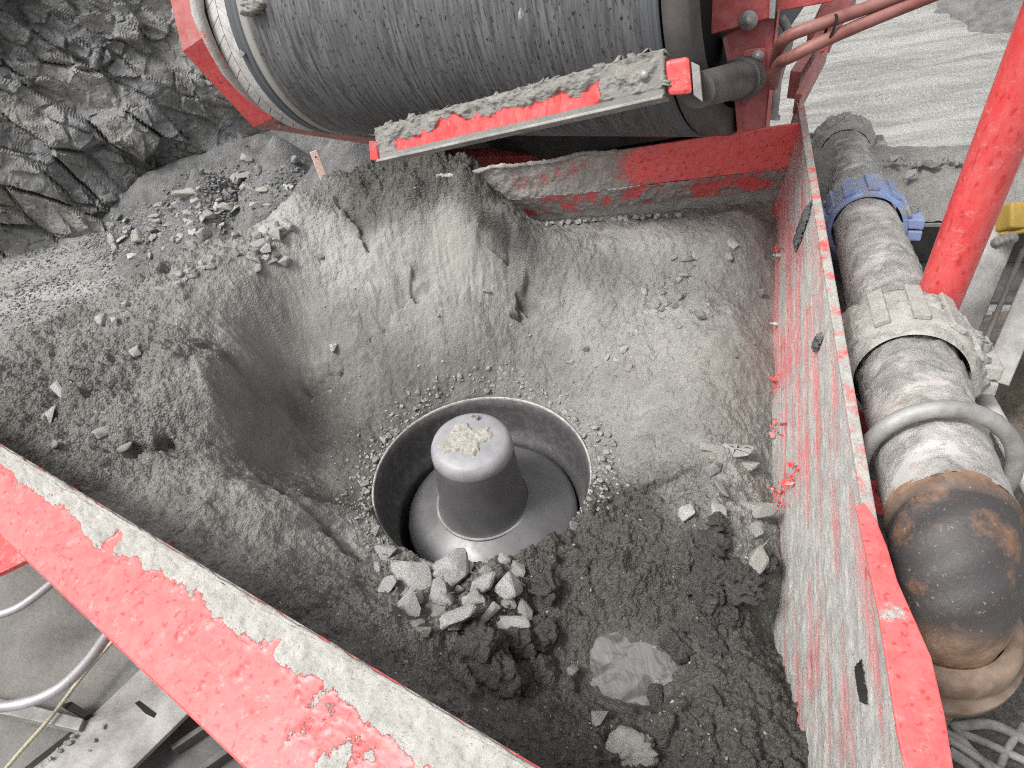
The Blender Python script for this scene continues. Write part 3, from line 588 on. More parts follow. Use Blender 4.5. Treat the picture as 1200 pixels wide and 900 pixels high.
# right side wall
WT0 = A0 - WD * .02; WT1 = B0 + WD * .75; DW = WI * KW + np.array([0, 0, -1.0])
def wall_mask(a, b, u, v):
    st_ = .75 * fbm(a * 1.5 + b * .7, b * 15 - a * 3.2, 5, 71, .6) + .5 * fbm(a * 3, b * 4, 4, 77, .6)                                   # scraped diagonal streaks
    near = sst(1.0, 2.2, a); m = .64 + .60 * st_ + .22 * near - .22 * sst(.3, .05, np.abs(b - .5) ) * (1 - near)
    m += .35 * sst(.55, 1.0, v) * near + .30 * (1 - sst(0, .035, b)) * (1 - near) - .25 * sst(.0, .06, b) * (1 - sst(.06, .16, b)) * near
    m -= .35 * np.exp(-((b - .33 - .02 * a) / .05) ** 2) * (fbm(a * 3, b * 0, 2, 99) > -.1) * (1 - near)
    h = np.clip(m - .4, 0, 1) * (.5 + .8 * np.clip(fbm(a * 22, b * 22, 4, 72, .6), -.5, 1)) + .12 * fbm(a * 60, b * 60, 3, 73) * np.clip(m, 0, 1)
    return np.clip(m, 0, 1), h
wall = plate('side_wall', WT0, WT1, WT0 + DW * 1.25, WT1 + DW * 1.25, 640, 260, WN, wall_mask, .005, P_WALL, hop, .014)
# capping strip along the top of the wall, thin and muddy far off, a wide red rolled flange near the camera
zz3 = np.array([0, 0, 1.])
obj('top_edge', MB().box((WT0 + WT1) / 2 + zz3 * .006 - WI * .008, (WT1 - WT0) / 2, WI * .016, zz3 * .007, .004), m_paint('edge_paint', lo=.36, hi=.5, sc=16), wall)
pl_ = [(1003, 592), (1012, 588), (1026, 606), (1040, 640), (1052, 680), (1092, 770), (1108, 840), (1128, 960), (1075, 960), (1052, 860), (1030, 720)]
P3 = [atz(x, y, ZR + .016) for x, y in pl_]
obj('edge_flange', MB().prism(P3, (0, 0, -.012), .004), m_paint('flange_paint', (.74, .10, .10), (.66, .07, .07), lo=.62, hi=.68, sc=6), wall)
tip = [onpl(938, 112, A0, WN), onpl(934, 150, A0, WN), onpl(918, 150, A0, WN)]
obj('corner_tip', MB().prism([A0 + zz3 * .05, A0 + WD * .10, A0 + WD * .03 - zz3 * .06, A0 - WD * .10 - zz3 * .04], -WN * .014), P_REDM, wall)
for i, (px, py, r) in enumerate(((905, 352, .017), (904, 398, .016), (901, 420, .017), (899, 470, .019), (926, 160, .014), (915, 300, .013), (912, 380, .012))):
    p = onpl(px, py, A0, WN); x1 = nrm(np.cross(WN, (0, 0, 1)))
    obj('wall_bolt', MB().lathe([(r, -.01), (r, .014), (r * .8, .022), (r * .45, .024), (r * .45, .034), (0.001, .036)], p, WN, 12), M_MUDPALE if i < 4 else M_BOLT, wall)
for i, (px, py, sx, sy) in enumerate(((943, 266, .035, .10), (962, 402, .016, .035), (926, 172, .014, .035), (1016, 800, .045, .0035))):
    p = onpl(px, py, A0, WN); upw = nrm(-DW); t = np.linspace(-1.2, 1.2, 34); A, B = np.meshgrid(t, t, indexing='ij')
    hh = np.clip((1 - np.hypot(A, B) - .35 * fbm(A * 1.6 + i * 5, B * 1.6, 4, 7 + i)) * 4, -1, 1)
    Pm = p + A[..., None] * sx * WD + B[..., None] * sy * upw + (.012 + .010 * hh + .003 * fbm(A * 8, B * 8, 3, 4))[..., None] * WN
    mk = (hh > -.8).ravel(); Qm = gridq(34, 34); Qm = Qm[mk[Qm].all(1)]
    npmesh('mud_clot' if i < 3 else 'slot', Pm.reshape(-1, 3), Qm, M_SPOIL if i < 3 else M_BLACK, wall)
def paint_flakes(px, py, n, s):
    b = MB()
    for i in range(n):
        p = onpl(px + rnd.gauss(0, s), py + rnd.gauss(0, s * 1.7), A0, WN) + WN * rnd.uniform(.008, .022); fs_ = rnd.uniform(.4, 1.6); d1 = np.array([rnd.gauss(0, 1) for _ in range(3)]) * .006 * fs_ - DW * .007 * fs_; d2 = np.array([rnd.gauss(0, 1) for _ in range(3)]) * .004 * fs_
        b.add([p - d1, p + d2, p + d1, p - d2 * .8 + WN * .004], [[0, 1, 2], [0, 2, 3]])
    obj('paint_flake', b, P_RED, wall, 'curled flakes of bright red paint peeling off the wall')['kind'] = 'stuff'
for px, py, n, s in ((912, 245, 46, 4), (908, 450, 46, 5), (918, 580, 40, 6), (934, 555, 14, 3), (912, 290, 30, 4), (914, 500, 24, 4)): paint_flakes(px, py, n, s)
# back wall : upper panel and a darker lip folded back below it
def back_mask(a, b, u, v):
    xx = 1 - u; e = fbm(a * 5, b * 6, 5, 81, .6)
    m = .84 - .74 * sst(.47, .56, u + .03 * e) + .22 * e + .30 * sst(.42, .62, u) * (1 - sst(.0, .05, b)) * (1 - sst(.55, .68, u)); m -= .16 * sst(.1, .4, u) * (1 - sst(.5, .55, u)); m += .22 * sst(.6, 1, v)
    h = np.clip(m, 0, 1) * (.6 + .7 * fbm(a * 26, b * 26, 4, 82, .6)); return np.clip(m, 0, 1), h
def lip_mask(a, b, u, v):
    e = fbm(a * 7, b * 9, 5, 83, .6); m = .62 - .12 * np.sin(u * 9) + .5 * e; return np.clip(m, 0, 1), np.clip(m, 0, 1) * (.5 + .7 * fbm(a * 26, b * 26, 4, 84, .6))
NB = np.array([0, -1., 0.])
bx0, bx1 = BK0[0] - .30, BK1[0] + .07
T0 = np.array([bx0, BY, ZR]); T1 = np.array([bx1, BY, ZR]); ml = ZR - .165; mr_ = ZR - .21
L0 = np.array([bx0, BY, ml + .01]); L1 = np.array([bx1, BY, mr_ - .005])
bw = plate('back_wall', T0, T1, L0, L1, 330, 60, NB, back_mask, .007, P_REDA, hop, .012)
K0 = np.array([bx0, BY + .055, ml - .11]); K1 = np.array([bx1, BY + .055, mr_ - .14])
obj('lower_panel', MB().prism([K0 + np.array([0, .004, .01]), K1 + np.array([0, .004, .01]), K1 - zz3 * .5 + np.array([0, .03, 0]), K0 - zz3 * .5 + np.array([0, .03, 0])], (0, .012, 0)), M_MUD, bw)
plate('back_lip', L0, L1, K0, K1, 330, 36, nrm([0, -.85, -.45]), lip_mask, .010, P_REDA, bw, 0)
obj('mud_crust', MB().tube([np.array([x, BY - .004 + .006 * math.sin(x * 31), ZR + .005 + .006 * math.sin(x * 17)]) for x in np.linspace(bx0, .62, 70)], [.007 + .006 * rnd.random() for _ in range(70)], 8, wob=.35), M_MUD, bw)
# front wall: a broad folded beam, muddy along its inner edge
FE = FI - FD * .9; FG = FI2 + FD * .75
O1 = atz(0, 625, .69); O2 = atz(290, 900, .69); OD = nrm(O2 - O1); OE = O1 - OD * .9; OG = O2 + OD * 1.2
def beam_mask(a, b, u, v):
    e = fbm(a * 6, b * 9, 5, 91, .6); e2 = fbm(a * 2.2, b * 1.0, 3, 92)
    m = .95 - 1.0 * sst(.18, .34, v + .10 * e + .07 * e2) ; far = sst(.60, .72, u)
    m += far * (.42 + .55 * e) * (1 - sst(.55, .9, v)); m *= 1 - .85 * sst(.965, .985, np.sin(a * 9.3 + .5 * fbm(a * 9, b * 9, 2, 97))) * (v > .12 + .1 * e); m += .34 * (fbm(a * 13, b * 13, 3, 95) > .48) * (1 - sst(.7, .95, v))
    return np.clip(m, 0, 1), np.clip(m, 0, 1) * (.6 + .5 * fbm(a * 30, b * 30, 4, 93, .65))
NT = nrm(np.cross(FG - FE, OE - FE)); NT = NT if NT[2] > 0 else -NT
fw_ = plate('front_wall', FE, FG, OE, OG, 560, 80, NT, beam_mask, .010, m_paint('beam_paint', (.74, .10, .10), (.64, .075, .075), attr=True), hop, 0)
obj('inner_edge', MB().prism([FE + NT * .004, FG + NT * .004, FG + FNn * .022 - zz3 * .03, FG + FNn * .022 - zz3 * .5, FE + FNn * .022 - zz3 * .5, FE + FNn * .022 - zz3 * .03][0:2] + [FG - zz3 * .5, FE - zz3 * .5], FNn * .014, .004), P_REDM, fw_)
obj('outer_edge', MB().prism([OE, OG, OG - zz3 * .05 + FNn * .03, OE - zz3 * .05 + FNn * .03], np.array([0, 0, -.01]) - FNn * .004), P_RED, fw_)
obj('crusted_edge', MB().tube([FE + (FG - FE) * t + NT * .006 + FNn * .004 for t in np.linspace(0, 1, 160)], [.004 + .006 * rnd.random() ** 2 for _ in range(160)], 8, wob=.4), M_MUD, fw_)
# outer skirt plates that carry the heap on the two buried sides
LP = [FE + np.array([-.0, .0, -.2]), np.array([-2.4, 2.6, .35]), np.array([-1.0, 3.3, .40]), np.array([bx0, BY + .05, .55])]
sk = MB()
for p, q in zip(LP[:-1], LP[1:]): sk.prism([p, q, q * np.array([.8, .9, 1]) - zz3 * 1.2, p * np.array([.8, .9, 1]) - zz3 * 1.2], (0, .01, 0))
obj('skirt_plate', sk, P_REDM, hop)
obj('hopper_throat', MB().lathe([(RR + .03, -.12), (.75, -.16), (.95, -.45), (.95, -1.3), (.8, -2.58)], RCZ, n=48), P_REDM, hop)

# ================================================================== CONVEYOR HEAD
sC = 1.36
DC = CAM + sC * np.array([-.472, 3.002, 1.529 - CAMZ]); dth, dph = math.radians(-34.39), math.radians(7.29)
DA = np.array([math.cos(dth) * math.cos(dph), math.sin(dth) * math.cos(dph), math.sin(dph)]); DR = .45 * sC; DL = 1.536 * sC
E1 = nrm(np.cross((0, 0, 1), DA)); E2 = np.cross(DA, E1)           # E1 points away (back), E2 up
if E1[1] < 0: E1 = -E1
if E2[2] < 0: E2 = -E2
con = thing('belt_conveyor', 'belt conveyor head with wide dark worn belt and red frame above the hopper', 'conveyor', tuple(DC + DA * DL / 2 - np.array([0, 0, DR])))
def dpt(a_, ang, r): return DC + DA * a_ + (E1 * math.cos(ang) + E2 * math.sin(ang)) * r
# belt: arc round the drum plus the two straight runs
angs = np.linspace(math.radians(90), math.radians(270), 130); DL -= .10; aa = np.concatenate([np.linspace(0, .1, 14), np.linspace(.11, DL - .11, 90), np.linspace(DL - .10, DL, 12)])
path = [(-1, None)]
PB = []; arc = []
for L_ in np.linspace(2.2, .02, 20): PB.append(E2 * DR + E1 * L_); arc.append(-L_)
for t in angs: PB.append((E1 * math.cos(t) + E2 * math.sin(t)) * DR); arc.append((t - angs[0]) * DR)
for L_ in np.linspace(.02, 2.2, 20): PB.append(-E2 * DR + E1 * L_); arc.append(math.pi * DR + L_)
PB = np.array(PB); arc = np.array(arc)
V = DC + aa[:, None, None] * DA + PB[None]; Ag = np.repeat(aa[:, None], len(arc), 1); Rg = np.repeat(arc[None], len(aa), 0)
edge = np.maximum(1 - sst(.060, .070, Ag), sst(DL - .055, DL - .05, Ag)); lip_ = sst(.070, .076, Ag) * (1 - sst(.105, .125, Ag)) * .8
groove = -.006 * (np.abs(Ag - .066) < .005) - .004 * (np.abs(Ag - .03) < .004)
V = V + (groove)[..., None] * (nrm(PB)[None] if False else PB[None] / np.linalg.norm(PB, axis=1)[None, :, None])
belt = npmesh('belt', V.reshape(-1, 3), gridq(len(aa), len(arc)), M_BELT, con, attrs=dict(edge=edge.ravel(), lip=lip_.ravel()), uv=np.stack([Ag, Rg], -1).reshape(-1, 2))
s_m = belt.modifiers.new('thickness', 'SOLIDIFY'); s_m.thickness = .014; s_m.offset = 0
drum = obj('drum', MB().lathe([(.05, -.16), (DR - .05, -.16), (DR - .022, -.155), (DR - .022, DL + .02), (.05, DL + .02)], DC, DA, 96), M_BLACK, con)  # black body paints in the shade of the void at the drum end
# rubber lagging tiles showing beside the belt
rows = [(-.145, -.078), (-.074, -.006)]
for ri, (a0, a1) in enumerate(rows):
    for kq in range(28):
        t0 = math.radians(80 + (kq + .5 * ri) * 7.4); t1 = t0 + math.radians(7.0); b = MB(); n_ = 4; sk_ = math.radians(2.4) * (1 if ri else -1)
        o_, i_ = [], []
        for q in range(n_):
            t = t0 + (t1 - t0) * q / (n_ - 1); o_ += [dpt(a0, t - sk_, DR - .008), dpt(a1, t + sk_, DR - .008)]; i_ += [dpt(a0 - .002, t - sk_, DR - .024), dpt(a1 + .002, t + sk_, DR - .024)]
        fs = [[2 * q, 2 * q + 1, 2 * q + 3, 2 * q + 2] for q in range(n_ - 1)] + [[0, 8, 9, 1], [6, 7, 15, 14], [0, 2, 10, 8], [2, 4, 12, 10], [4, 6, 14, 12], [1, 9, 11, 3], [3, 11, 13, 5], [5, 13, 15, 7]]
        b.add(o_ + i_, fs); obj('lagging_tile', b, M_LAG, drum)
for kq in range(26):
    pass
# octagonal red guard band at the left end, built flat facet by facet
ga0, ga1 = -.30, -.17
NA = DA
def dpl(px, py, a_): return onpl(px, py, DC + DA * a_, DA)
outl = [(178, -150), (190, -40), (214, 60), (297, 149), (425, 168), (560, 180)]
def rad_out(p, r):  # polar angle of a world point about the drum axis
    d = p - DC; return math.atan2(d @ E2, d @ E1), math.hypot(d @ E1, d @ E2)
OUT = [dpl(x, y, ga0) for x, y in outl]
inn_px = [(212, -150), (226, -40), (236, 45), (319, 138), (432, 160), (560, 172)]
INN = [dpl(x, y, ga1) for x, y in inn_px]
grd = None
for i in range(len(OUT) - 1):
    q = [OUT[i], OUT[i + 1], INN[i + 1], INN[i]]; n_ = nrm(np.cross(q[1] - q[0], q[3] - q[0])); n_ = n_ if n_ @ (CAM - q[0]) > 0 else -n_
    o = obj('guard_panel', MB().prism(q, -n_ * .012), (P_RED, P_DULL, P_RED, P_DRED, P_DRED)[i], con)  # facet colours carry the shading: pinker facing up, dark red underneath
    if i == 1: o['label'] = 'upper facet of the red end guard, coloured pale pink for the light'
    if i == 2: o['label'] = 'bright red lower facet of the end guard'
    if i == 1:
        p = dpl(207, 14, ga0) * .5 + INN[1] * .0 + dpl(207, 14, ga0) * .5; obj('bolt', MB().lathe([(.022, 0), (.022, .004), (.013, .004), (.013, .016), (.001, .018)], p, n_, 10), M_BOLT, o)
    if i == 3: p = dpl(327, 143, (ga0 + ga1) / 2); obj('bolt', MB().lathe([(.016, -.004), (.016, .022), (.001, .026)], p + n_ * .004, n_, 10), M_BOLT, o)
# mud crusted inner rim of the guard
rim = [dpl(x, y, ga1 + .01) for x, y in ((222, -60), (228, -20), (233, 15), (241, 40), (252, 62), (266, 84), (283, 104), (302, 122), (322, 134), (350, 146), (390, 154), (430, 160), (480, 166))]
obj('guard_rim', MB().tube(rim, [.028] * 4 + [.024, .022, .020, .018, .016, .014, .012, .012, .012], 10, wob=.18), m_paint('rim_mud', lo=.3, hi=.5, sc=14), con)
obj('guard_web', MB().prism([INN[i] + DA * .0 for i in range(5)] + [dpt(ga1, math.radians(250), DR * .2), dpt(ga1, math.radians(120), DR * .2)], DA * -.008), P_DRED, con)
# distance at which the view ray meets the belt drum
def ray_drum(px, py, r=DR):
    v = ray(px, py); o_ = CAM - DC; vp = v - DA * (v @ DA); op_ = o_ - DA * (o_ @ DA); A = vp @ vp; B = 2 * vp @ op_; C_ = op_ @ op_ - r * r; D = B * B - 4 * A * C_
    return (-B - math.sqrt(D)) / (2 * A) if D > 0 else None
# scraper bar in front of the belt
dd = [(ray_drum(x, y) or 9) for x, y in ((450, 165), (540, 140), (620, 115), (700, 90), (770, 68))]
dL, dRr = 2.55 * KD, 2.05 * KD
for _ in range(60):
    bad = 0
    for t, d in zip((.03, .27, .5, .73, .95), dd):
        p = atd(440, 170, dL) * (1 - t) + atd(778, 68, dRr) * t
        if np.linalg.norm(p - CAM) > d - .05: bad = 1
    if bad: dL *= .985; dRr *= .985
SB = [atd(440, 150, dL), atd(778, 57, dRr), atd(778, 111, dRr), atd(442, 187, dL)]
nS = nrm(np.cross(SB[1] - SB[0], SB[3] - SB[0])); nS = nS if nS @ (CAM - SB[0]) > 0 else -nS
def bar_mask(a, b, u, v):
    e = fbm(a * 9, b * 6, 4, 131, .6); m = .98 - 1.0 * sst(.40, .56, v + .24 * e + .25 * fbm(a * 4, b * 0 + 3, 3, 132)) * sst(.05, .12, u) * (1 - sst(.78, .86, u)); m = np.maximum(m, sst(.84, .88, v)); return np.clip(m, 0, 1), np.clip(m, 0, 1) * (.6 + 1.2 * np.clip(fbm(a * 18, b * 18, 4, 133, .6), -.4, 1)) * (1 - sst(.8, .86, v))
sbar = plate('scraper_bar', SB[0], SB[1], SB[3], SB[2], 300, 70, nS, bar_mask, .010, m_paint('bar_paint', (.58, .05, .05), (.46, .035, .035), attr=True, stretch=(1, 1, .25), mud=(.25, .243, .225)), con, .03)
dnS = nrm(SB[3] - SB[0])
obj('bottom_flange', MB().prism([SB[3] + nS * .012, SB[2] + nS * .012, SB[2] - nS * .05 + dnS * .006, SB[3] - nS * .05 + dnS * .006], dnS * .010, .002), M_STEEL, sbar)
sx = nrm(SB[1] - SB[0])
obj('end_tab', MB().prism([atd(432, 165, dL * .995), atd(441, 166, dL * .995), atd(443, 188, dL * .995), atd(434, 188, dL * .995)], -nS * .04, .003), P_RED, sbar)
for px, py in ((757, 88), (656, 117)):
    t = (px - 440) / 338; p = atd(px, py, dL * (1 - t) + dRr * t - .012); obj('bolt', MB().lathe([(.022, -.01), (.022, .006), (.013, .008), (.013, .02), (.001, .022)], p, nS, 12), M_BOLT, sbar)
lump = MB()
b = bmesh.new()
for (px, py, s) in ((510, 155, .03), (526, 150, .024), (497, 160, .022), (655, 112, .016), (560, 138, .016), (600, 128, .014), (700, 95, .013)):
    t = (px - 440) / 338; p = atd(px, py, dL * (1 - t) + dRr * t - .015); me = rnd.choice(LUMPS['mud'])
    lump.add([p + np.array(v.co) * s for v in me.vertices], [list(q.vertices) for q in me.polygons], True)
obj('mud_lump', lump, M_MUD, sbar)
# red end block, flange, spindle and bracket at the right end of the bar
dE = dRr
def blockpx(name, quad, d, thk, m, parent, bev=.006, label=None):
    c = [atd(x, y, d) for x, y in quad]; n_ = nrm(np.cross(c[1] - c[0], c[3] - c[0])); n_ = n_ if n_ @ (CAM - c[0]) > 0 else -n_
    return obj(name, MB().prism(c, -n_ * thk, bev), m, parent, label)
blockpx('end_block', [(779, 71), (808, 66), (812, 110), (783, 112)], dE * 1.0, .09, P_RED, con, .012)
blockpx('clamp_plate', [(810, 72), (820, 77), (824, 120), (813, 112)], dE * 1.0, .10, M_STEEL, con, .003)
obj('spindle', MB().tube([atd(818, 106, dE * 1.03), atd(874, 91, fd - .06)], [.052, .066], 24), M_DSTEEL, con)
obj('spindle_collar', MB().tube([atd(866, 93.4, fd - .16), atd(874, 91, fd - .05)], .076, 24), M_DSTEEL, con)
# red head frame at the right
fr = blockpx('frame_post', [(849, 40), (911, 12), (898, 149), (866, 156)], fd, .06, P_DRED, con, .006)
blockpx('post_flange', [(911, 10), (914, 10), (902, 148), (897, 149)], fd - .03, .10, P_DULL, fr, .002)
blockpx('post_flange', [(846, 44), (852, 42), (858, 76), (853, 78)], fd - .02, .10, P_DULL, fr, .002)
blockpx('inner_flange', [(860, 112), (866, 114), (871, 155), (864, 157)], fd - .02, .08, P_DRED, fr, .002)
gp = blockpx('gusset_plate', [(824, -30), (909, -30), (902, 21), (833, 41)], fd - .07, .02, P_DRED, con, .004)
blockpx('gusset_edge', [(903, -30), (911, -30), (908, 22), (901, 22)], fd - .085, .05, M_STEEL, gp, .002)
blockpx('cross_member', [(911, -30), (1010, -40), (975, 2), (910, 14)], fd + .05, .05, P_DRED, con, .004)
bl_ = [(867, 112), (868, 70), (872, 60), (880, 57), (897, 56), (897, 80), (884, 84), (877, 96), (874, 124), (869, 124)]
br = obj('bracket', MB().prism([atd(x, y, fd - .05) for x, y in bl_], np.array(ray(880, 90)) * .02, .003), P_DRED, con, 'small red curved bracket with two pale bolts')
for px, py in ((888, 66), (886, 78), (878, 90), (859, 91)): obj('bolt', MB().lathe([(.023, -.01), (.023, .014), (.015, .016), (.015, .028), (.001, .03)], atd(px, py, fd - .06 if px > 865 else fd - .3), -ray(px, py), 10), M_BOLT, br)
obj('slot_washer', MB().lathe([(.034, -.002), (.034, .006), (.015, .008), (.015, .016), (.001, .018)], atd(877, 24, fd - .085), -ray(877, 24), 14), M_BOLT, gp)
# conveyor truss running away to the upper right
tr = obj('truss_chord', MB().bar(atd(934, 122, 3.3 * KD), atd(966, 62, 3.7 * KD), .03, .10).bar(atd(930, 100, 3.5 * KD), atd(1000, -10, 4.4 * KD), .05, .14), P_DULL, con)
obj('truss_plate', MB().prism([atd(x, y, 3.9 * KD) for x, y in ((948, 40), (962, 10), (980, -20), (1010, -25), (972, 62), (944, 68))], np.array([0, .02, 0]), .003), P_DULL, con)
blockpx('warning_patch', [(963, 50), (970, 47), (967, 60), (961, 61)], 3.6 * KD, .01, P_RED, con, .001)
obj('cylinder_rod', MB().tube([atd(913, 60, 2.85 * KD), atd(905, 138, 2.8 * KD)], .022, 14).tube([atd(905, 134, 2.8 * KD), atd(904, 141, 2.8 * KD)], .032, 14), M_STEEL, con)
obj('cross_beam', MB().bar(atd(478, 192, 3.35 * KD), atd(690, 186, 3.35 * KD), .10, .10), P_DRED, con)
obj('roller_bracket', MB().prism([atd(x, y, 3.1 * KD) for x, y in ((436, 176), (474, 182), (474, 196), (444, 198))], np.array([0, .06, 0]), .004), M_DSTEEL, con)
# side strip beside the belt and an added black sheet painting the shaded void behind it
obj('side_liner', MB().lathe([(DR - .01, DL + .005), (DR + .002, DL + .01), (DR + .002, DL + .095), (DR - .01, DL + .10), (DR - .1, DL + .10)], DC, DA, 96), m_plain('side_rubber', (.05, .046, .045), (.09, .083, .08), 9, .6), con)
obj('void_shade_sheet', MB().prism([atd(x, y, 3.6 * KD) for x, y in ((700, -60), (870, -60), (870, 190), (700, 200))], np.array([0, .03, 0])), M_BLACK, con)

rp = dpt(DL * .45, math.radians(262), DR + .01); rn = nrm(-E1 * .80 - E2 * .42 + np.array([0, 0, .1])); rn = rn if rn @ (CAM - rp) > 0 else -rn  # added belt sheet, shade under the drum put into its darker rubber
q = [onpl(x, y, rp, rn) for x, y in ((470, 150), (800, 60), (836, 154), (640, 186), (490, 205))]
obj('return_belt', MB().prism(q, -rn * .014), m_plain('shaded_belt_rubber', (.02, .019, .02), (.045, .043, .044), 14, .6, bsc=50), con, 'underside of the belt below the scraper, coloured dark for its shade')
# hoses
def smooth(pts, n=8):
    pts = [np.asarray(p, float) for p in pts]; P = [pts[0]] + pts + [pts[-1]]; out = []
    for i in range(1, len(P) - 2):
        for t in np.linspace(0, 1, n, endpoint=False):
            a_, b_, c_, d_ = P[i - 1], P[i], P[i + 1], P[i + 2]; out.append(.5 * ((2 * b_) + (-a_ + c_) * t + (2 * a_ - 5 * b_ + 4 * c_ - d_) * t * t + (-a_ + 3 * b_ - 3 * c_ + d_) * t ** 3))
    return out + [pts[-1]]
hd = 2.45 * KD
h1 = obj('hydraulic_hose', MB().tube(smooth([atd(908, 78, hd + .2), atd(912, 58, hd + .1), atd(925, 42, hd), atd(965, 27, hd), atd(1030, 4, hd + .05), atd(1100, -22, hd + .1)]), .021, 12), M_HOSE); tag(h1, 'upper red-brown hydraulic hose sweeping right from the conveyor frame', 'hose')
h2 = obj('hydraulic_hose', MB().tube(smooth([atd(906, 100, hd + .2), atd(912, 76, hd + .1), atd(930, 65, hd), atd(965, 48, hd), atd(1030, 20, hd + .05), atd(1100, -8, hd + .1)]), .021, 12), M_HOSE); tag(h2, 'lower red-brown hydraulic hose below its twin beside the conveyor frame', 'hose')
tie = MB().tube([atd(972, 36, hd) + np.array(q) * .042 for q in [(math.cos(t) * .3, math.cos(t) * .3 * 0 + .5 * math.sin(t), 1.1 * math.cos(t)) for t in np.linspace(0, 2 * math.pi, 20)]], .005, 6); o = obj('cable_tie', tie, M_BLACK); tag(o, 'black cable tie binding the two red-brown hoses', 'cable tie')
o = obj('dark_hose', MB().tube(smooth([atd(915, 20, 2.95 * KD), atd(925, 45, 2.95 * KD), atd(912, 90, 2.9 * KD), atd(906, 130, 2.85 * KD)]), .018, 10), M_CABLE); tag(o, 'thin dark hose hanging beside the red conveyor post', 'hose')

# ================================================================== PIPE on the right
def pp_(px, py, z): return atz(px, py, z)
PZc = .46
q0 = atd(986, 165, 6.1); q1 = atd(1108, 590, 2.28); PD = nrm(q1 - q0); PR = .15
pipe = thing('slurry_pipe', 'thick mud covered white pipe with blue couplings and rusty elbow beside the hopper', 'pipe', tuple((q0 + q1) / 2 - np.array([0, 0, .7])))
def at_py(py):
    ts = np.linspace(-.1, 1.15, 2500); P = q0 + (q1 - q0) * ts[:, None]; return P[np.argmin(np.abs(proj(P)[:, 1] - py))]
def rough_tube(name, P, Q_, r, m, parent, mudf, nseg=60, n=72, amp=.012, seed=1, attr='mud'):
    P, Q_ = np.asarray(P), np.asarray(Q_); z = nrm(Q_ - P); x = nrm(np.cross(z, (0, 0, 1))); y = np.cross(x, z); t = np.linspace(0, 1, nseg); a = np.linspace(-.5 * np.pi, 1.5 * np.pi, n); T, A = np.meshgrid(t, a, indexing='ij')
    L = np.linalg.norm(Q_ - P); e = fbm(T * L * 7 + seed, A * 1.1, 5, seed, .62); topw = np.clip(np.sin(A), 0, 1); m_ = np.clip(mudf(T, topw) + .5 * e, 0, 1)
    rr = r + amp * m_ * (1 + 1.2 * fbm(T * L * 20, A * 3, 4, seed + 3, .6))
    V = P + (T * L)[..., None] * z + (np.cos(A) * rr)[..., None] * x + (np.sin(A) * rr)[..., None] * y
    return npmesh(name, V.reshape(-1, 3), gridq(nseg, n)[:, ::-1], m, parent, attrs={attr: m_.ravel() * .4})
secs = [(166, 245, .55), (262, 400, .35), (425, 612, .28)]
for i, (y0, y1, mm) in enumerate(secs):
    rough_tube('pipe_section', at_py(y0), at_py(y1), PR, M_PIPE, pipe, (lambda T, w, mm=mm, i=i: mm * w + (.8 * (1 - sst(.0, .55, T)) if i == 2 else 0) + (.35 * sst(.5, 1, T) if i == 1 else 0)), 90, 80, .012, 3 + i)
def coupling(py, w, mat_, mudamp, r=PR + .035, label=None):
    c = at_py(py); b = MB(); zt = PD
    x = nrm(np.cross(zt, (0, 0, 1))); y = np.cross(x, zt); prof = []
    n = 40
    for (h, dr) in ((-w, -.02), (-w, .0), (-w * .7, .012), (w * .7, .012), (w, 0), (w, -.02)): prof.append((r + dr, h))
    b.lathe(prof, c, zt, n)
    o = obj('coupling', b, mat_, pipe, label)
    for s in (-1, 1):
        for kx in (-1, 1):
            p = c + x * s * (r + .022) + y * .0
        p = c + x * s * (r + .035); bb = MB().box(p + y * .03, x * .042, y * .026, zt * w * .85, .008).box(p - y * .03, x * .042, y * .026, zt * w * .85, .008); obj('coupling_lug', bb, mat_, o)
        obj('coupling_bolt', MB().tube([p - y * .085, p + y * .085], .013, 8).tube([p + y * .058, p + y * .085], .023, 6), M_BOLT, o)
    for kx in range(5):
        a_ = math.radians(25 + kx * 32); p = c + x * math.cos(a_) * (r + .014) + y * math.sin(a_) * (r + .014); bb = MB().box(p, nrm(x * -math.sin(a_) + y * math.cos(a_)) * .026, nrm(p - c) * .010, zt * w * .9, .004); obj('coupling_rib', bb, mat_, o)
    return o, c
M_BLUEMUD = m_paint('blue_under_mud', (.15, .28, .50), (.12, .22, .40), .30, .36, sc=8, spots=False)
coupling(172, .15, m_paint('blue_buried', (.15, .28, .50), (.12, .22, .40), .36, .42, sc=9, spots=False), .0)
coupling(258, .14, M_BLUE, .0)
big_, bc_ = coupling(418, .14, M_BLUEMUD, 0, PR + .05)
# mud heaped over the big coupling
t = np.linspace(0, 1, 70); a = np.linspace(-.55, math.pi + .75, 80); T, A = np.meshgrid(t, a, indexing='ij'); x = nrm(np.cross(PD, (0, 0, 1))); y = np.cross(x, PD)
env = np.sin(np.pi * T) ** .45; rr = PR + .02 + env * (.030 + .026 * fbm(T * 3, A * 2, 4, 5) + .012 * fbm(T * 12, A * 9, 4, 6, .65)) + .006
V = bc_ + ((T - .5) * .36)[..., None] * PD + (np.cos(A) * rr * (1 + .25 * env * (np.cos(A) ** 8)))[..., None] * x + (np.sin(A) * rr)[..., None] * y
npmesh('mud_coat', V.reshape(-1, 3), gridq(70, 80)[:, ::-1], M_MUD, big_)
V0 = at_py(172); T_, A_2 = T, A
rr = PR + .01 + env * (.045 + .02 * fbm(T * 3, A * 2, 4, 15) + .012 * fbm(T * 12, A * 9, 4, 16, .65))
V = V0 + ((T - .5) * .40)[..., None] * PD + (np.cos(A) * rr)[..., None] * x + (np.sin(A) * rr)[..., None] * y
npmesh('mud_coat', V.reshape(-1, 3), gridq(70, 80)[:, ::-1], M_MUD, pipe)
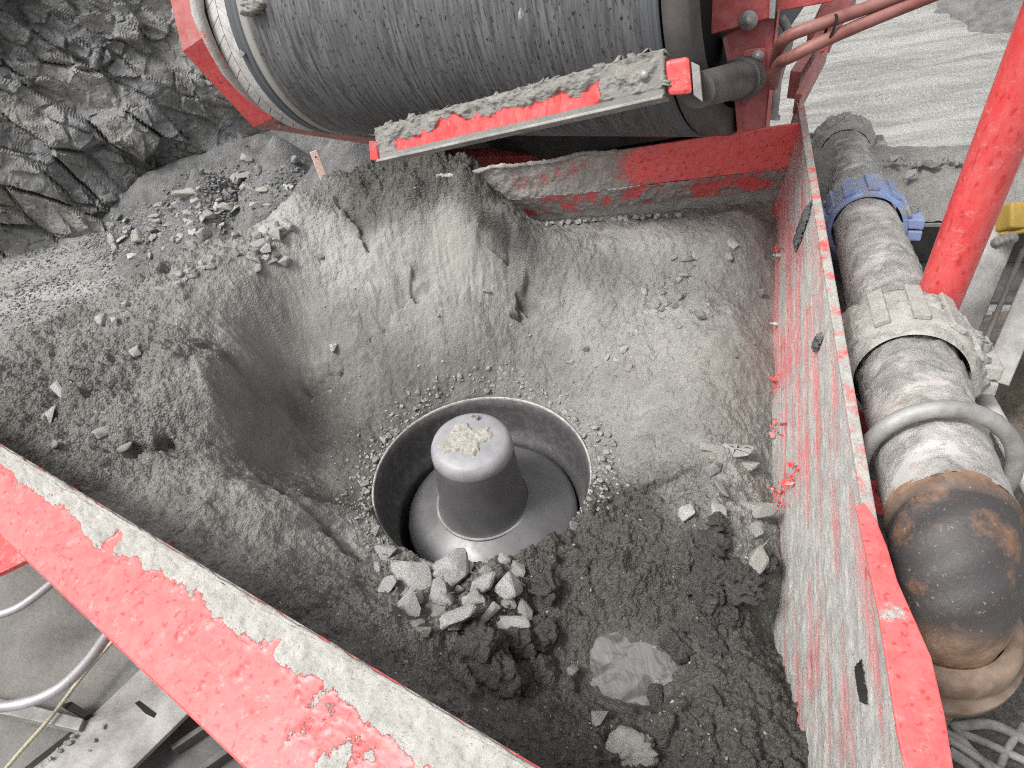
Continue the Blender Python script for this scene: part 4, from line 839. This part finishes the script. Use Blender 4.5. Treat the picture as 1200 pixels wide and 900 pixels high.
# clamp band bowed over the pipe
cb = at_py(548); pts = [cb + (x * math.cos(t) + y * math.sin(t)) * (PR + .045) + PD * .02 * math.cos(t) for t in np.linspace(-.35, math.pi + .6, 40)]
obj('pipe_strap', MB().tube(pts, .024, 12, wob=.04), M_STEEL, pipe, 'pale dusty rounded strap over the pipe')
# elbow: turns from the pipe run down
e0 = at_py(608); el = []
for t in np.linspace(0, 1, 40):
    ang = t * math.pi / 2 * .98; Rb = .17; el.append(e0 + PD * (.02 + Rb * math.sin(ang)) - np.array([0, 0, 1]) * Rb * (1 - math.cos(ang)))
el = [e0 - PD * .0] + el + [el[-1] - np.array([0, 0, .06])]
V = []; nn = 64
xx = nrm(np.cross(PD, (0, 0, 1))); rust = []
for i, p in enumerate(el):
    Tn = nrm(el[min(i + 1, len(el) - 1)] - el[max(i - 1, 0)]); yy = np.cross(xx, Tn)
    for kq in range(nn):
        a_ = 2 * math.pi * kq / (nn - 1); V.append(p + (xx * math.cos(a_) + yy * math.sin(a_)) * (PR - .004 + (.008 if i < 4 else 0) + .003 * math.sin(a_ * 5 + i * .7))); rust.append(max(1 - i / 5, sst(30, 38, i) * .8, 0))
npmesh('pipe_elbow', np.array(V), gridq(len(el), nn)[:, ::-1], M_RUST, pipe, attrs=dict(rust=np.array(rust)))
ep = el[-1]
obj('elbow_flange', MB().lathe([(PR, .03), (PR + .03, .03), (PR + .045, .01), (PR + .05, -.02), (PR + .04, -.05), (PR + .065, -.055), (PR + .065, -.09), (PR, -.09)], ep, (0, 0, 1), 48), m_plain('rust_flange', (.13, .085, .06), (.25, .19, .15), 12, .7), pipe)
obj('down_pipe', MB().tube([ep - zz3 * .06, np.array([ep[0], ep[1], -1.2])], PR, 32), M_RUST, pipe)['label'] = 'rusty vertical pipe below the elbow'
for m_ in (bpy.data.objects['down_pipe'],):
    at = m_.data.attributes.new('rust', 'FLOAT', 'POINT'); at.data.foreach_set('value', np.full(len(m_.data.vertices), .5, np.float32))
# thin conduit beside the pipe
o = obj('conduit', MB().tube([atz(1128, 425, 0.33), atz(1160, 480, 0.31), atz(1190, 535, 0.28), atz(1240, 630, 0.23)], .032, 14).tube([atz(1136, 448, 0.35), atz(1153, 446, 0.35)], .03, 12), M_PIPE); tag(o, 'thin dusty white conduit running along the right side of the thick pipe', 'conduit')
at = o.data.attributes.new('mud', 'FLOAT', 'POINT')

# tall red tube
o = obj('red_post', MB().tube([atd(1088, 380, 3.25), atd(1196, 105, 2.85), atd(1246, -20, 2.7)], [.077, .077, .077], 32), m_paint('post_paint', (.66, .05, .05), (.56, .04, .04), lo=.66, hi=.8, stretch=(1, 1, .4), sc=14)); tag(o, 'leaning bright red round post behind the muddy pipe', 'post')

# chassis beam with stones on its shelf
ZB = -.12; c0 = atz(1000, 262, ZB); c1 = atz(1330, 262, ZB); cd_ = nrm(c1 - c0); cn = np.array([-cd_[1], cd_[0], 0]); cn = cn if cn[1] > 0 else -cn; c0 = c0 - cd_ * 1.2
ch = thing('chassis_beam', 'dusty grey steel chassis beam with a grit covered shelf beyond the pipe', 'beam', tuple(c0 - np.array([0, 0, .6])))
ctop = MB(); W_ = .75
obj('top_flange', ctop.box((c0 + c1) / 2 + cn * W_ / 2 - zz3 * .012, (c1 - c0) / 2, cn * W_ / 2, zz3 * .012, .004), M_STEEL, ch)
obj('web', MB().box((c0 + c1) / 2 + cn * .18 - zz3 * .20, (c1 - c0) / 2, cn * .012, zz3 * .172, .002), M_DSTEEL, ch)
obj('bottom_flange', MB().box((c0 + c1) / 2 + cn * .10 - zz3 * .39, (c1 - c0) / 2, cn * .30, zz3 * .014, .004), M_DSTEEL, ch)
u = np.linspace(0, np.linalg.norm(c1 - c0), 240); v = np.linspace(0, W_ + .12, 70); Ug, Vg = np.meshgrid(u, v, indexing='ij')
hz = .012 + .12 * np.sin(np.clip(Vg / (W_ + .1), 0, 1) * math.pi) ** .7 * (.8 + .5 * fbm(Ug * 1.5, Vg * 1.5, 4, 5)) + .012 * fbm(Ug * 12, Vg * 12, 4, 9)
V = c0 + Ug[..., None] * cd_ + Vg[..., None] * cn + hz[..., None] * zz3
o = npmesh('shelf_grit', V.reshape(-1, 3), gridq(240, 70), M_GRIT, attrs=dict(wet=np.full(V[..., 0].size, .25), rough=np.full(V[..., 0].size, .5), pale=np.full(V[..., 0].size, .2)), loc=tuple(c0)); tag(o, 'grey grit drifted along the shelf of the chassis beam', 'grit', kind='stuff')
for i in range(17):
    px = 1022 + i * 7.5 + rnd.uniform(-3, 3); p = onpl(px, 192 + rnd.uniform(-3, 3), c0 + zz3 * .12, zz3); put_stone(p, rnd.uniform(.05, .12), rnd.choice(('dark', 'dark', 'mud')), 'dark broken stone in the row along the back edge of the chassis shelf', 'dark stones along the chassis shelf')
put_stone(onpl(1064, 208, c0 + zz3 * .12, zz3), .11, 'pale', 'single pale stone in front of the dark row on the chassis shelf')
# pale guard panel and grey leg beside the post
o = obj('guard_sheet', MB().prism([atz(x, y, -.55) for x, y in ((975, 310), (1163, 302), (1120, 400), (1000, 440))], -zz3 * .03, .004), m_paint('pale_sheet', (.55, .53, .50), (.45, .43, .41), .5, .6, spots=False, sc=18)); tag(o, 'pale mud streaked guard sheet under the pipe and post', 'sheet')
leg = thing('support_leg', 'dusty grey channel leg slanting down at the right edge', 'leg', tuple(atz(1170, 420, -.5)))
p_, q_ = atd(1215, 255, 3.7), atd(1138, 440, 3.55); sdn = nrm(np.cross(q_ - p_, ray(1180, 340)))
obj('channel_web', MB().bar(p_ , q_, .16, .02, sdn), M_DSTEEL, leg); obj('channel_flange', MB().bar(p_ - sdn * .085, q_ - sdn * .085, .02, .10, sdn), M_STEEL, leg); obj('channel_flange', MB().bar(p_ + sdn * .085, q_ + sdn * .085, .03, .10, sdn), M_STEEL, leg)
o = obj('yellow_bracket', MB().box(atd(1196, 255, 3.55), cr * .07, cu * .05, FW * .05, .01).bar(atd(1172, 275, 3.5), atd(1215, 268, 3.5), .02, .012), M_YELLOW); tag(o, 'yellow painted bracket behind the red post at the right edge', 'bracket')
ch2 = MB()
for i in range(4): ch2.lathe([(.022, -.008), (.022, .008), (.012, .009), (.012, .014), (.001, .015)], atd(1168 + i * 6, 285 - i * 2, 3.45), -ray(1170, 280), 10)
o = obj('coupling_nuts', ch2, M_STEEL); tag(o, 'row of grey nuts beneath the yellow bracket', 'nuts')

# red brace between wall and pipe, and the muddy side deck below
brc = thing('side_brace', 'bright red steel brace joining the hopper wall to the pipe support', 'brace', tuple(atz(1020, 540, .3)))
obj('brace_bar', MB().prism([atz(x, y, .16) for x, y in ((1000, 560), (1085, 567), (1090, 601), (1000, 588))], -zz3 * .05, .004), P_RED, brc)
obj('brace_plate', MB().prism([atz(x, y, .10) for x, y in ((990, 470), (1024, 480), (1030, 530), (995, 545))], -zz3 * .03, .003), P_DRED, brc)
obj('brace_cheek', MB().prism([atz(x, y, .18) for x, y in ((1027, 478), (1047, 506), (1036, 530), (1008, 528))], -zz3 * .02, .003), P_REDM, brc)
obj('slot_hole', MB().lathe([(.022, 0), (.022, .004), (.001, .0045)], atz(1035, 576, .164), (0, 0, 1), 16), M_STEEL, brc)
sdk = obj('side_deck', MB().prism([atz(x, y, -.28) for x, y in ((950, 300), (1230, 560), (1330, 1000), (1050, 1000), (940, 560))], -zz3 * .04), M_CLOD); tag(sdk, 'dark muddy side deck under the thick pipe', 'deck')
for (px, py, s) in ((1052, 612, .06), (1066, 617, .03), (1048, 640, .03), (1055, 656, .045), (1043, 618, .025), (1060, 690, .03), (1075, 615, .02), (1058, 636, .018)):
    put_stone(atz(px, py, -.277), s, 'pale', 'small pale pebble on the dark side deck under the pipe', 'pebbles on the side deck', 'pebble', cat='pebble', sink=.1)
cabs = [[(1100, 850), (1150, 868), (1230, 905)], [(1105, 858), (1135, 880), (1150, 940)], [(1110, 866), (1160, 900), (1170, 940)], [(1120, 852), (1165, 850), (1225, 880)], [(1115, 848), (1150, 890), (1230, 930)], [(1112, 880), (1140, 900), (1160, 930)], [(1200, 850), (1180, 880), (1150, 950)]]
for i, cpts in enumerate(cabs):
    o = obj('cable', MB().tube(smooth([atz(x, y, -.17 + .03 * (i % 3)) for x, y in cpts]), .012 + .004 * (i % 2), 10), M_CABLE); tag(o, 'dusty black cable bundled under the rusty elbow', 'cable', 'cables under the rusty elbow')

# ================================================================== LEFT FOREGROUND below the beam
ZD = .0
dk = obj('service_deck', MB().prism([atz(x, y, ZD) for x, y in ((-300, 560), (40, 600), (240, 760), (113, 833), (-10, 930), (-300, 1050))], -zz3 * .03), M_DECK); tag(dk, 'muddy grey service deck below the front beam at lower left', 'deck')
bmx = thing('frame_beam', 'dusty steel frame beam with a slotted top at the lower left', 'beam', tuple(atz(150, 860, ZD - .3)))
def polyp(name, px, z, th, m, parent, bev=.003): return obj(name, MB().prism([atz(x, y, z) for x, y in px], -zz3 * th, bev), m, parent)
polyp('beam_top', [(166, 782), (224, 832), (150, 905), (60, 960), (0, 960), (95, 850)], ZD + .05, .02, M_STEEL, bmx)
polyp('beam_web', [(224, 833), (300, 905), (260, 990), (60, 990), (150, 906)], ZD - .06, .02, M_DSTEEL, bmx)
polyp('slot', [(158, 824), (163, 821), (183, 836), (180, 841), (170, 836)], ZD + .0525, .002, M_BLACK, bmx, 0)
obj('beam_rib', MB().bar(atz(205, 880, ZD - .04), atz(250, 850, ZD - .04), .02, .06).bar(atz(240, 905, ZD - .05), atz(290, 870, ZD - .05), .025, .08), M_DSTEEL, bmx)
fb = thing('flat_bracket', 'grey flat steel bracket sticking in from the left edge', 'bracket', tuple(atz(40, 830, ZD)))
obj('flat_bar', MB().prism([atz(x, y, ZD + .07) for x, y in ((-60, 808), (20, 822), (98, 842), (92, 856), (10, 838), (-60, 826))], -zz3 * .04, .003), M_STEEL, fb)
obj('dark_recess', MB().prism([atz(x, y, ZD + .072) for x, y in ((70, 826), (84, 822), (106, 836), (98, 841))], -zz3 * .03), M_BLACK, fb)
zt = .28
o = obj('bent_handrail', MB().tube(smooth([atz(150, 722, zt), atz(128, 742, zt), atz(105, 773, zt), atz(72, 805, zt), atz(35, 822, zt), atz(-10, 829, zt), atz(-80, 832, zt)]), .017, 14), M_TUBE); tag(o, 'lower bent grey tube coming out from under the red front beam', 'handrail')
o = obj('bent_handrail', MB().tube(smooth([atz(75, 672, zt), atz(60, 684, zt), atz(40, 700, zt), atz(15, 715, zt), atz(-20, 724, zt), atz(-80, 730, zt)]), .0145, 14), M_TUBE); tag(o, 'upper short bent grey tube below the red front beam', 'handrail')
o = obj('rope', MB().tube(smooth([atz(132, 752, ZD + .10), atz(100, 788, ZD + .10), atz(60, 840, ZD + .09), atz(10, 897, ZD + .09), atz(-30, 950, ZD + .09)]), .0065, 8, wob=.08), M_ROPE); tag(o, 'thin yellowish rope stretched across the service deck', 'rope')
o = obj('red_corner_plate', MB().prism([atz(x, y, .36) for x, y in ((-60, 610), (4, 628), (40, 652), (-2, 672), (-60, 690))], -zz3 * .02, .003), P_RED); tag(o, 'flat red corner plate under the front beam at the left edge', 'plate')
for (px, py, s) in ((82, 872, .035), (88, 864, .03), (112, 868, .025), (122, 852, .025), (70, 880, .03), (62, 890, .025), (105, 880, .015)):
    put_stone(atz(px, py, ZD + .051), s, 'mud', 'small grey pebble on the slotted frame beam', 'pebbles on the frame beam', 'pebble', cat='pebble', sink=.1)

# wooden stake behind the heap, falling stones
p = atd(382, 215, 4.7); q = atd(367, 177, 4.7); sdx = nrm(np.cross(q - p, ray(375, 195)))
stk = obj('marker_stake', MB().bar(p - (q - p) * .6, q, .045, .012, np.cross(sdx, q - p)), M_STAKE, None); tag(stk, 'flat pinkish marker stake poking up behind the grit heap', 'stake')
obj('nail_hole', MB().lathe([(.006, 0), (.001, .002)], atd(370, 184, 4.685), -ray(370, 184), 8), M_BLACK, stk)
put_stone(atd(610, 17, 2.4), .042, 'pale', 'pale stone in mid air falling past the belt', None, 'falling_stone', sink=.5, sq=(.7, .6, 1.3))
d_ = ray_drum(283, 63) or 3; put_stone(atd(283, 64, min(d_, 4.2) - .03), .055, 'mud', 'grey stone flying off the dark belt edge', None, 'falling_stone', sink=.5)
d_ = ray_drum(298, 8) or 3; put_stone(atd(298, 8, min(d_, 4.2) - .03), .095, 'mud', 'lumpy grey stone stuck on the belt near its left edge', None, 'stuck_stone', lump=True, sink=.5)

# ================================================================== STONES ON THE GRIT
def cluster(n, cx_, cy_, sx_, sy_, smin, smax, kinds, label, group, name='stone', slope=0, sink=.38, lump=0):
    for i in range(n):
        if 1:
            a_ = rnd.gauss(0, 1); px = cx_ + max(-2, min(2, a_)) * sx_; py = cy_ + a_ * sx_ * slope + max(-2, min(2, rnd.gauss(0, 1))) * sy_; p = nearest(px, py, True); sp = rnd.uniform(smin, smax) if rnd.random() > .2 else smax
            d = np.linalg.norm(p - CAM); kd = rnd.choice(kinds); ex_, ey_ = (px - cx_) / sx_, (py - cy_ - a_ * sx_ * slope) / sy_
            where = ('far left' if ex_ < -1 else 'left' if ex_ < -.3 else 'far right' if ex_ > 1 else 'right' if ex_ > .3 else 'middle'); row = 'upper ' if ey_ < -.4 else 'lower ' if ey_ > .4 else 'centre '
            bigw = 'larger ' if sp > (smin + smax) * .55 else 'small '; L_ = bigw + label.replace('pale', {'pale': 'pale', 'mud': 'mud grey', 'dark': 'dark', 'clod': 'dark'}[kd]).replace('small ', '') + ', ' + row + where
            put_stone(p, sp * 1.25 * d / FPX, kd, L_, group, name, lump=rnd.random() < lump, sink=sink)
cluster(26, 312, 290, 14, 12, 8, 22, ('pale', 'pale', 'mud'), 'pale broken stone heaped on the left ridge top', 'stones heaped on the left ridge')
cluster(22, 232, 318, 22, 5, 7, 15, ('pale', 'mud'), 'pale stone in the trail along the left ridge crest', 'stones trailing along the left ridge', slope=-.45)
for (px, py, s, lab, kd) in ((162, 414, 16, 'bright white stone alone on the left slope of the grit', 'pale'), (122, 376, 18, 'grey white stone on the crest of the left slope', 'pale'), (150, 370, 13, 'smaller pale stone above the left slope', 'pale'), (148, 357, 11, 'highest pale stone on the left slope crest', 'pale'),
                       (70, 461, 26, 'long flat pale stone on the left slope', 'pale'), (60, 490, 22, 'thin flat stone lying under the long one on the left slope', 'pale'), (65, 521, 14, 'small muddy stone just above the red front beam', 'mud'), (123, 508, 24, 'flat pale stone above the middle of the left beam', 'pale'),
                       (146, 525, 26, 'flat muddy stone beside a crack above the front beam', 'mud'), (134, 377, 11, 'tiny pale stone next to the crest stone', 'pale'), (392, 408, 13, 'white stone in the middle of the smooth bowl slope', 'pale'), (571, 343, 13, 'white stone high on the smooth back slope', 'pale'), (514, 370, 9, 'dull stone half sunk in the back slope', 'mud'),
                       (388, 460, 10, 'small stone in the dark gully left of the crusher', 'mud'), (373, 300, 13, 'white speckled stone on the pale upper left slope', 'pale'), (821, 372, 17, 'dark blue-grey stone on the right slope', 'dark'), (891, 344, 14, 'small dark stone near the right wall', 'dark'), (858, 288, 20, 'pale flat stone upper right below the back wall', 'pale'), (853, 303, 24, 'round mud coated stone below the pale flat stone', 'mud'),
                       (883, 403, 9, 'tiny dark chip beside the right wall', 'dark'), (862, 418, 8, 'tiny dark chip lower on the right slope', 'dark'), (668, 425, 12, 'grey white stone above the right of the crusher rim', 'pale'),
                       (843, 606, 34, 'big pale angular block on the edge of the dark mud', 'pale'), (804, 605, 30, 'second pale block left of the biggest one', 'pale'), (843, 576, 36, 'broad mud coated stone above the pale blocks', 'mud'), (886, 656, 46, 'wide mud coated stone against the right wall', 'mud'), (862, 529, 40, 'long stone with a dark underside near the right wall', 'pale'),
                       (833, 527, 30, 'square pale stone left of the long stone', 'mud'), (836, 553, 28, 'dark crumbly stone among the mud coated ones', 'dark'), (880, 548, 30, 'smooth mud stone close to the right wall', 'mud'), (886, 600, 34, 'rounded mud stone beside the right wall', 'mud'), (884, 625, 30, 'sunken mud stone between its larger neighbours', 'mud'),
                       (672, 790, 22, 'dark wet stone left of the puddle', 'dark'), (703, 842, 22, 'thin dark stone below the puddle', 'dark'), (668, 598, 16, 'pale stone on the right front lip of the crusher mouth', 'pale'), (672, 618, 18, 'stone just below the pale one on the crusher lip', 'mud')):
    p = nearest(px, py, True); put_stone(p, 1.2 * s * np.linalg.norm(p - CAM) / FPX, kd, lab, None, 'stone', sink=.3 if kd != 'mud' else .38, sq=(1.15, .7, .5) if 'flat' in lab or 'long' in lab else None)
for (px, py, s, lab) in ((531, 672, 50, 'largest white rock of the pile in front of the crusher mouth'), (484, 676, 44, 'white rock at the left end of the pile before the crusher'), (541, 735, 58, 'broad white rock at the front of the pile'), (597, 737, 38, 'pale blocky rock at the right end of the pile'), (598, 690, 40, 'pale rock at the right rear of the pile'), (565, 690, 34, 'mud dusted rock in the middle of the pile'), (484, 712, 34, 'rounded rock at the left front of the pile')):
    p = nearest(px, py, True); put_stone(p, 1.4 * s * np.linalg.norm(p - CAM) / FPX, 'pale', lab, None, 'rock', cat='rock', sink=.25, lump=False)
cluster(40, 530, 695, 44, 24, 9, 30, ('pale', 'mud', 'mud'), 'small pale rock in the pile before the crusher mouth', 'small rocks of the pile before the crusher', 'rock')
cluster(34, 785, 345, 22, 22, 6, 16, ('pale', 'mud'), 'small pale stone half buried in the right slope', 'stones in the right slope', sink=.42, slope=-.5)
cluster(16, 720, 415, 22, 12, 5, 13, ('mud', 'pale'), 'small stone stuck in the slope right above the crusher', 'stones in the slope above the crusher', sink=.42)
for i in range(17):
    px = 640 + i * 9.5 + rnd.uniform(-3, 3); p = nearest(px, 264 - .065 * (px - 640), True); put_stone(p, rnd.uniform(9, 15) * np.linalg.norm(p - CAM) / FPX, 'pale', 'white chip lined up along the foot of the back wall', 'white chips along the back wall', sink=.2)
# chips ringing the crusher mouth
ringn = 0; pts = []; szs = []
for i in range(620):
    t = rnd.uniform(-.7, 3.8); r_ = RR + .018 + abs(rnd.gauss(0, .06)); p = np.array([RC[0] + r_ * math.cos(t), RC[1] + r_ * math.sin(t), 0]); p[2] = zat(p[0], p[1])
    if ringn < 60: put_stone(p, rnd.uniform(.018, .052), rnd.choice(('mud', 'pale')), 'small stone chip on the rim of the crusher mouth', 'chips around the crusher mouth', 'chip', cat='stone chip', sink=.15); ringn += 1
    else: pts.append(p); szs.append(rnd.uniform(.010, .034))
for i in range(1700):
    px, py = rnd.uniform(0, 905), rnd.uniform(215, 890); p = nearest(px, py, True)
    if np.hypot(p[0] - RC[0], p[1] - RC[1]) < RR + .01 or not keep[int(np.clip(round((p[0] - dx[0]) / GS), 0, len(dx) - 1)), int(np.clip(round((p[1] - dy[0]) / GS), 0, len(dy) - 1))]: continue
    pts.append(p); szs.append(rnd.uniform(.006, .016) if rnd.random() < .85 else rnd.uniform(.016, .028))
for (cx_, cy_, sx_, sy_, n) in ((785, 350, 50, 40, 240), (620, 440, 60, 12, 120), (700, 520, 14, 40, 90), (400, 540, 30, 40, 90), (230, 325, 50, 16, 120), (540, 700, 70, 36, 160), (850, 560, 40, 50, 120)):
    for i in range(n):
        p = nearest(rnd.gauss(cx_, sx_), rnd.gauss(cy_, sy_), True)
        if np.hypot(p[0] - RC[0], p[1] - RC[1]) > RR + .01: pts.append(p); szs.append(rnd.uniform(.008, .02))
stuff_stones('fine_chips', pts, szs, M_STONE_MUD, 'fine grey stone chips scattered over the grit in the hopper', 'stone chips')
# damp clods in the dark corner
cluster(22, 842, 690, 26, 46, 14, 30, ('clod',), 'dark damp clod by the right wall', 'damp clods by the right wall', 'clod', lump=1, sink=.42)
cluster(10, 590, 765, 24, 22, 16, 34, ('clod',), 'dark damp clod below the white rock pile', 'damp clods below the rock pile', 'clod', lump=1, sink=.42)
for (px, py, s, lab, kd) in ((740, 885, 52, 'pale crusty lump at the bottom edge below the puddle', 'mud'), (580, 795, 58, 'biggest dark crumbly lump below the white rock pile', 'clod'), (606, 762, 46, 'dark lump just right of the biggest lump below the white pile', 'clod'), (560, 760, 42, 'dark lump between the white pile and the biggest lump', 'clod'), (632, 745, 36, 'dark lump right of the white rock pile', 'clod'), (640, 690, 40, 'dark lump behind the right end of the white rock pile', 'clod'), (870, 690, 50, 'dark lump nearest the right wall', 'clod'), (835, 655, 44, 'dark lump below the pale blocks', 'clod'), (795, 762, 40, 'smooth wet lump at the right of the puddle', 'clod'), (770, 820, 28, 'small wet lump in the puddle', 'clod')):
    p = nearest(px, py, True); put_stone(p, s * np.linalg.norm(p - CAM) / FPX, kd, lab, None, 'mud_lump', lump=True, cat='mud lump', sink=.3)
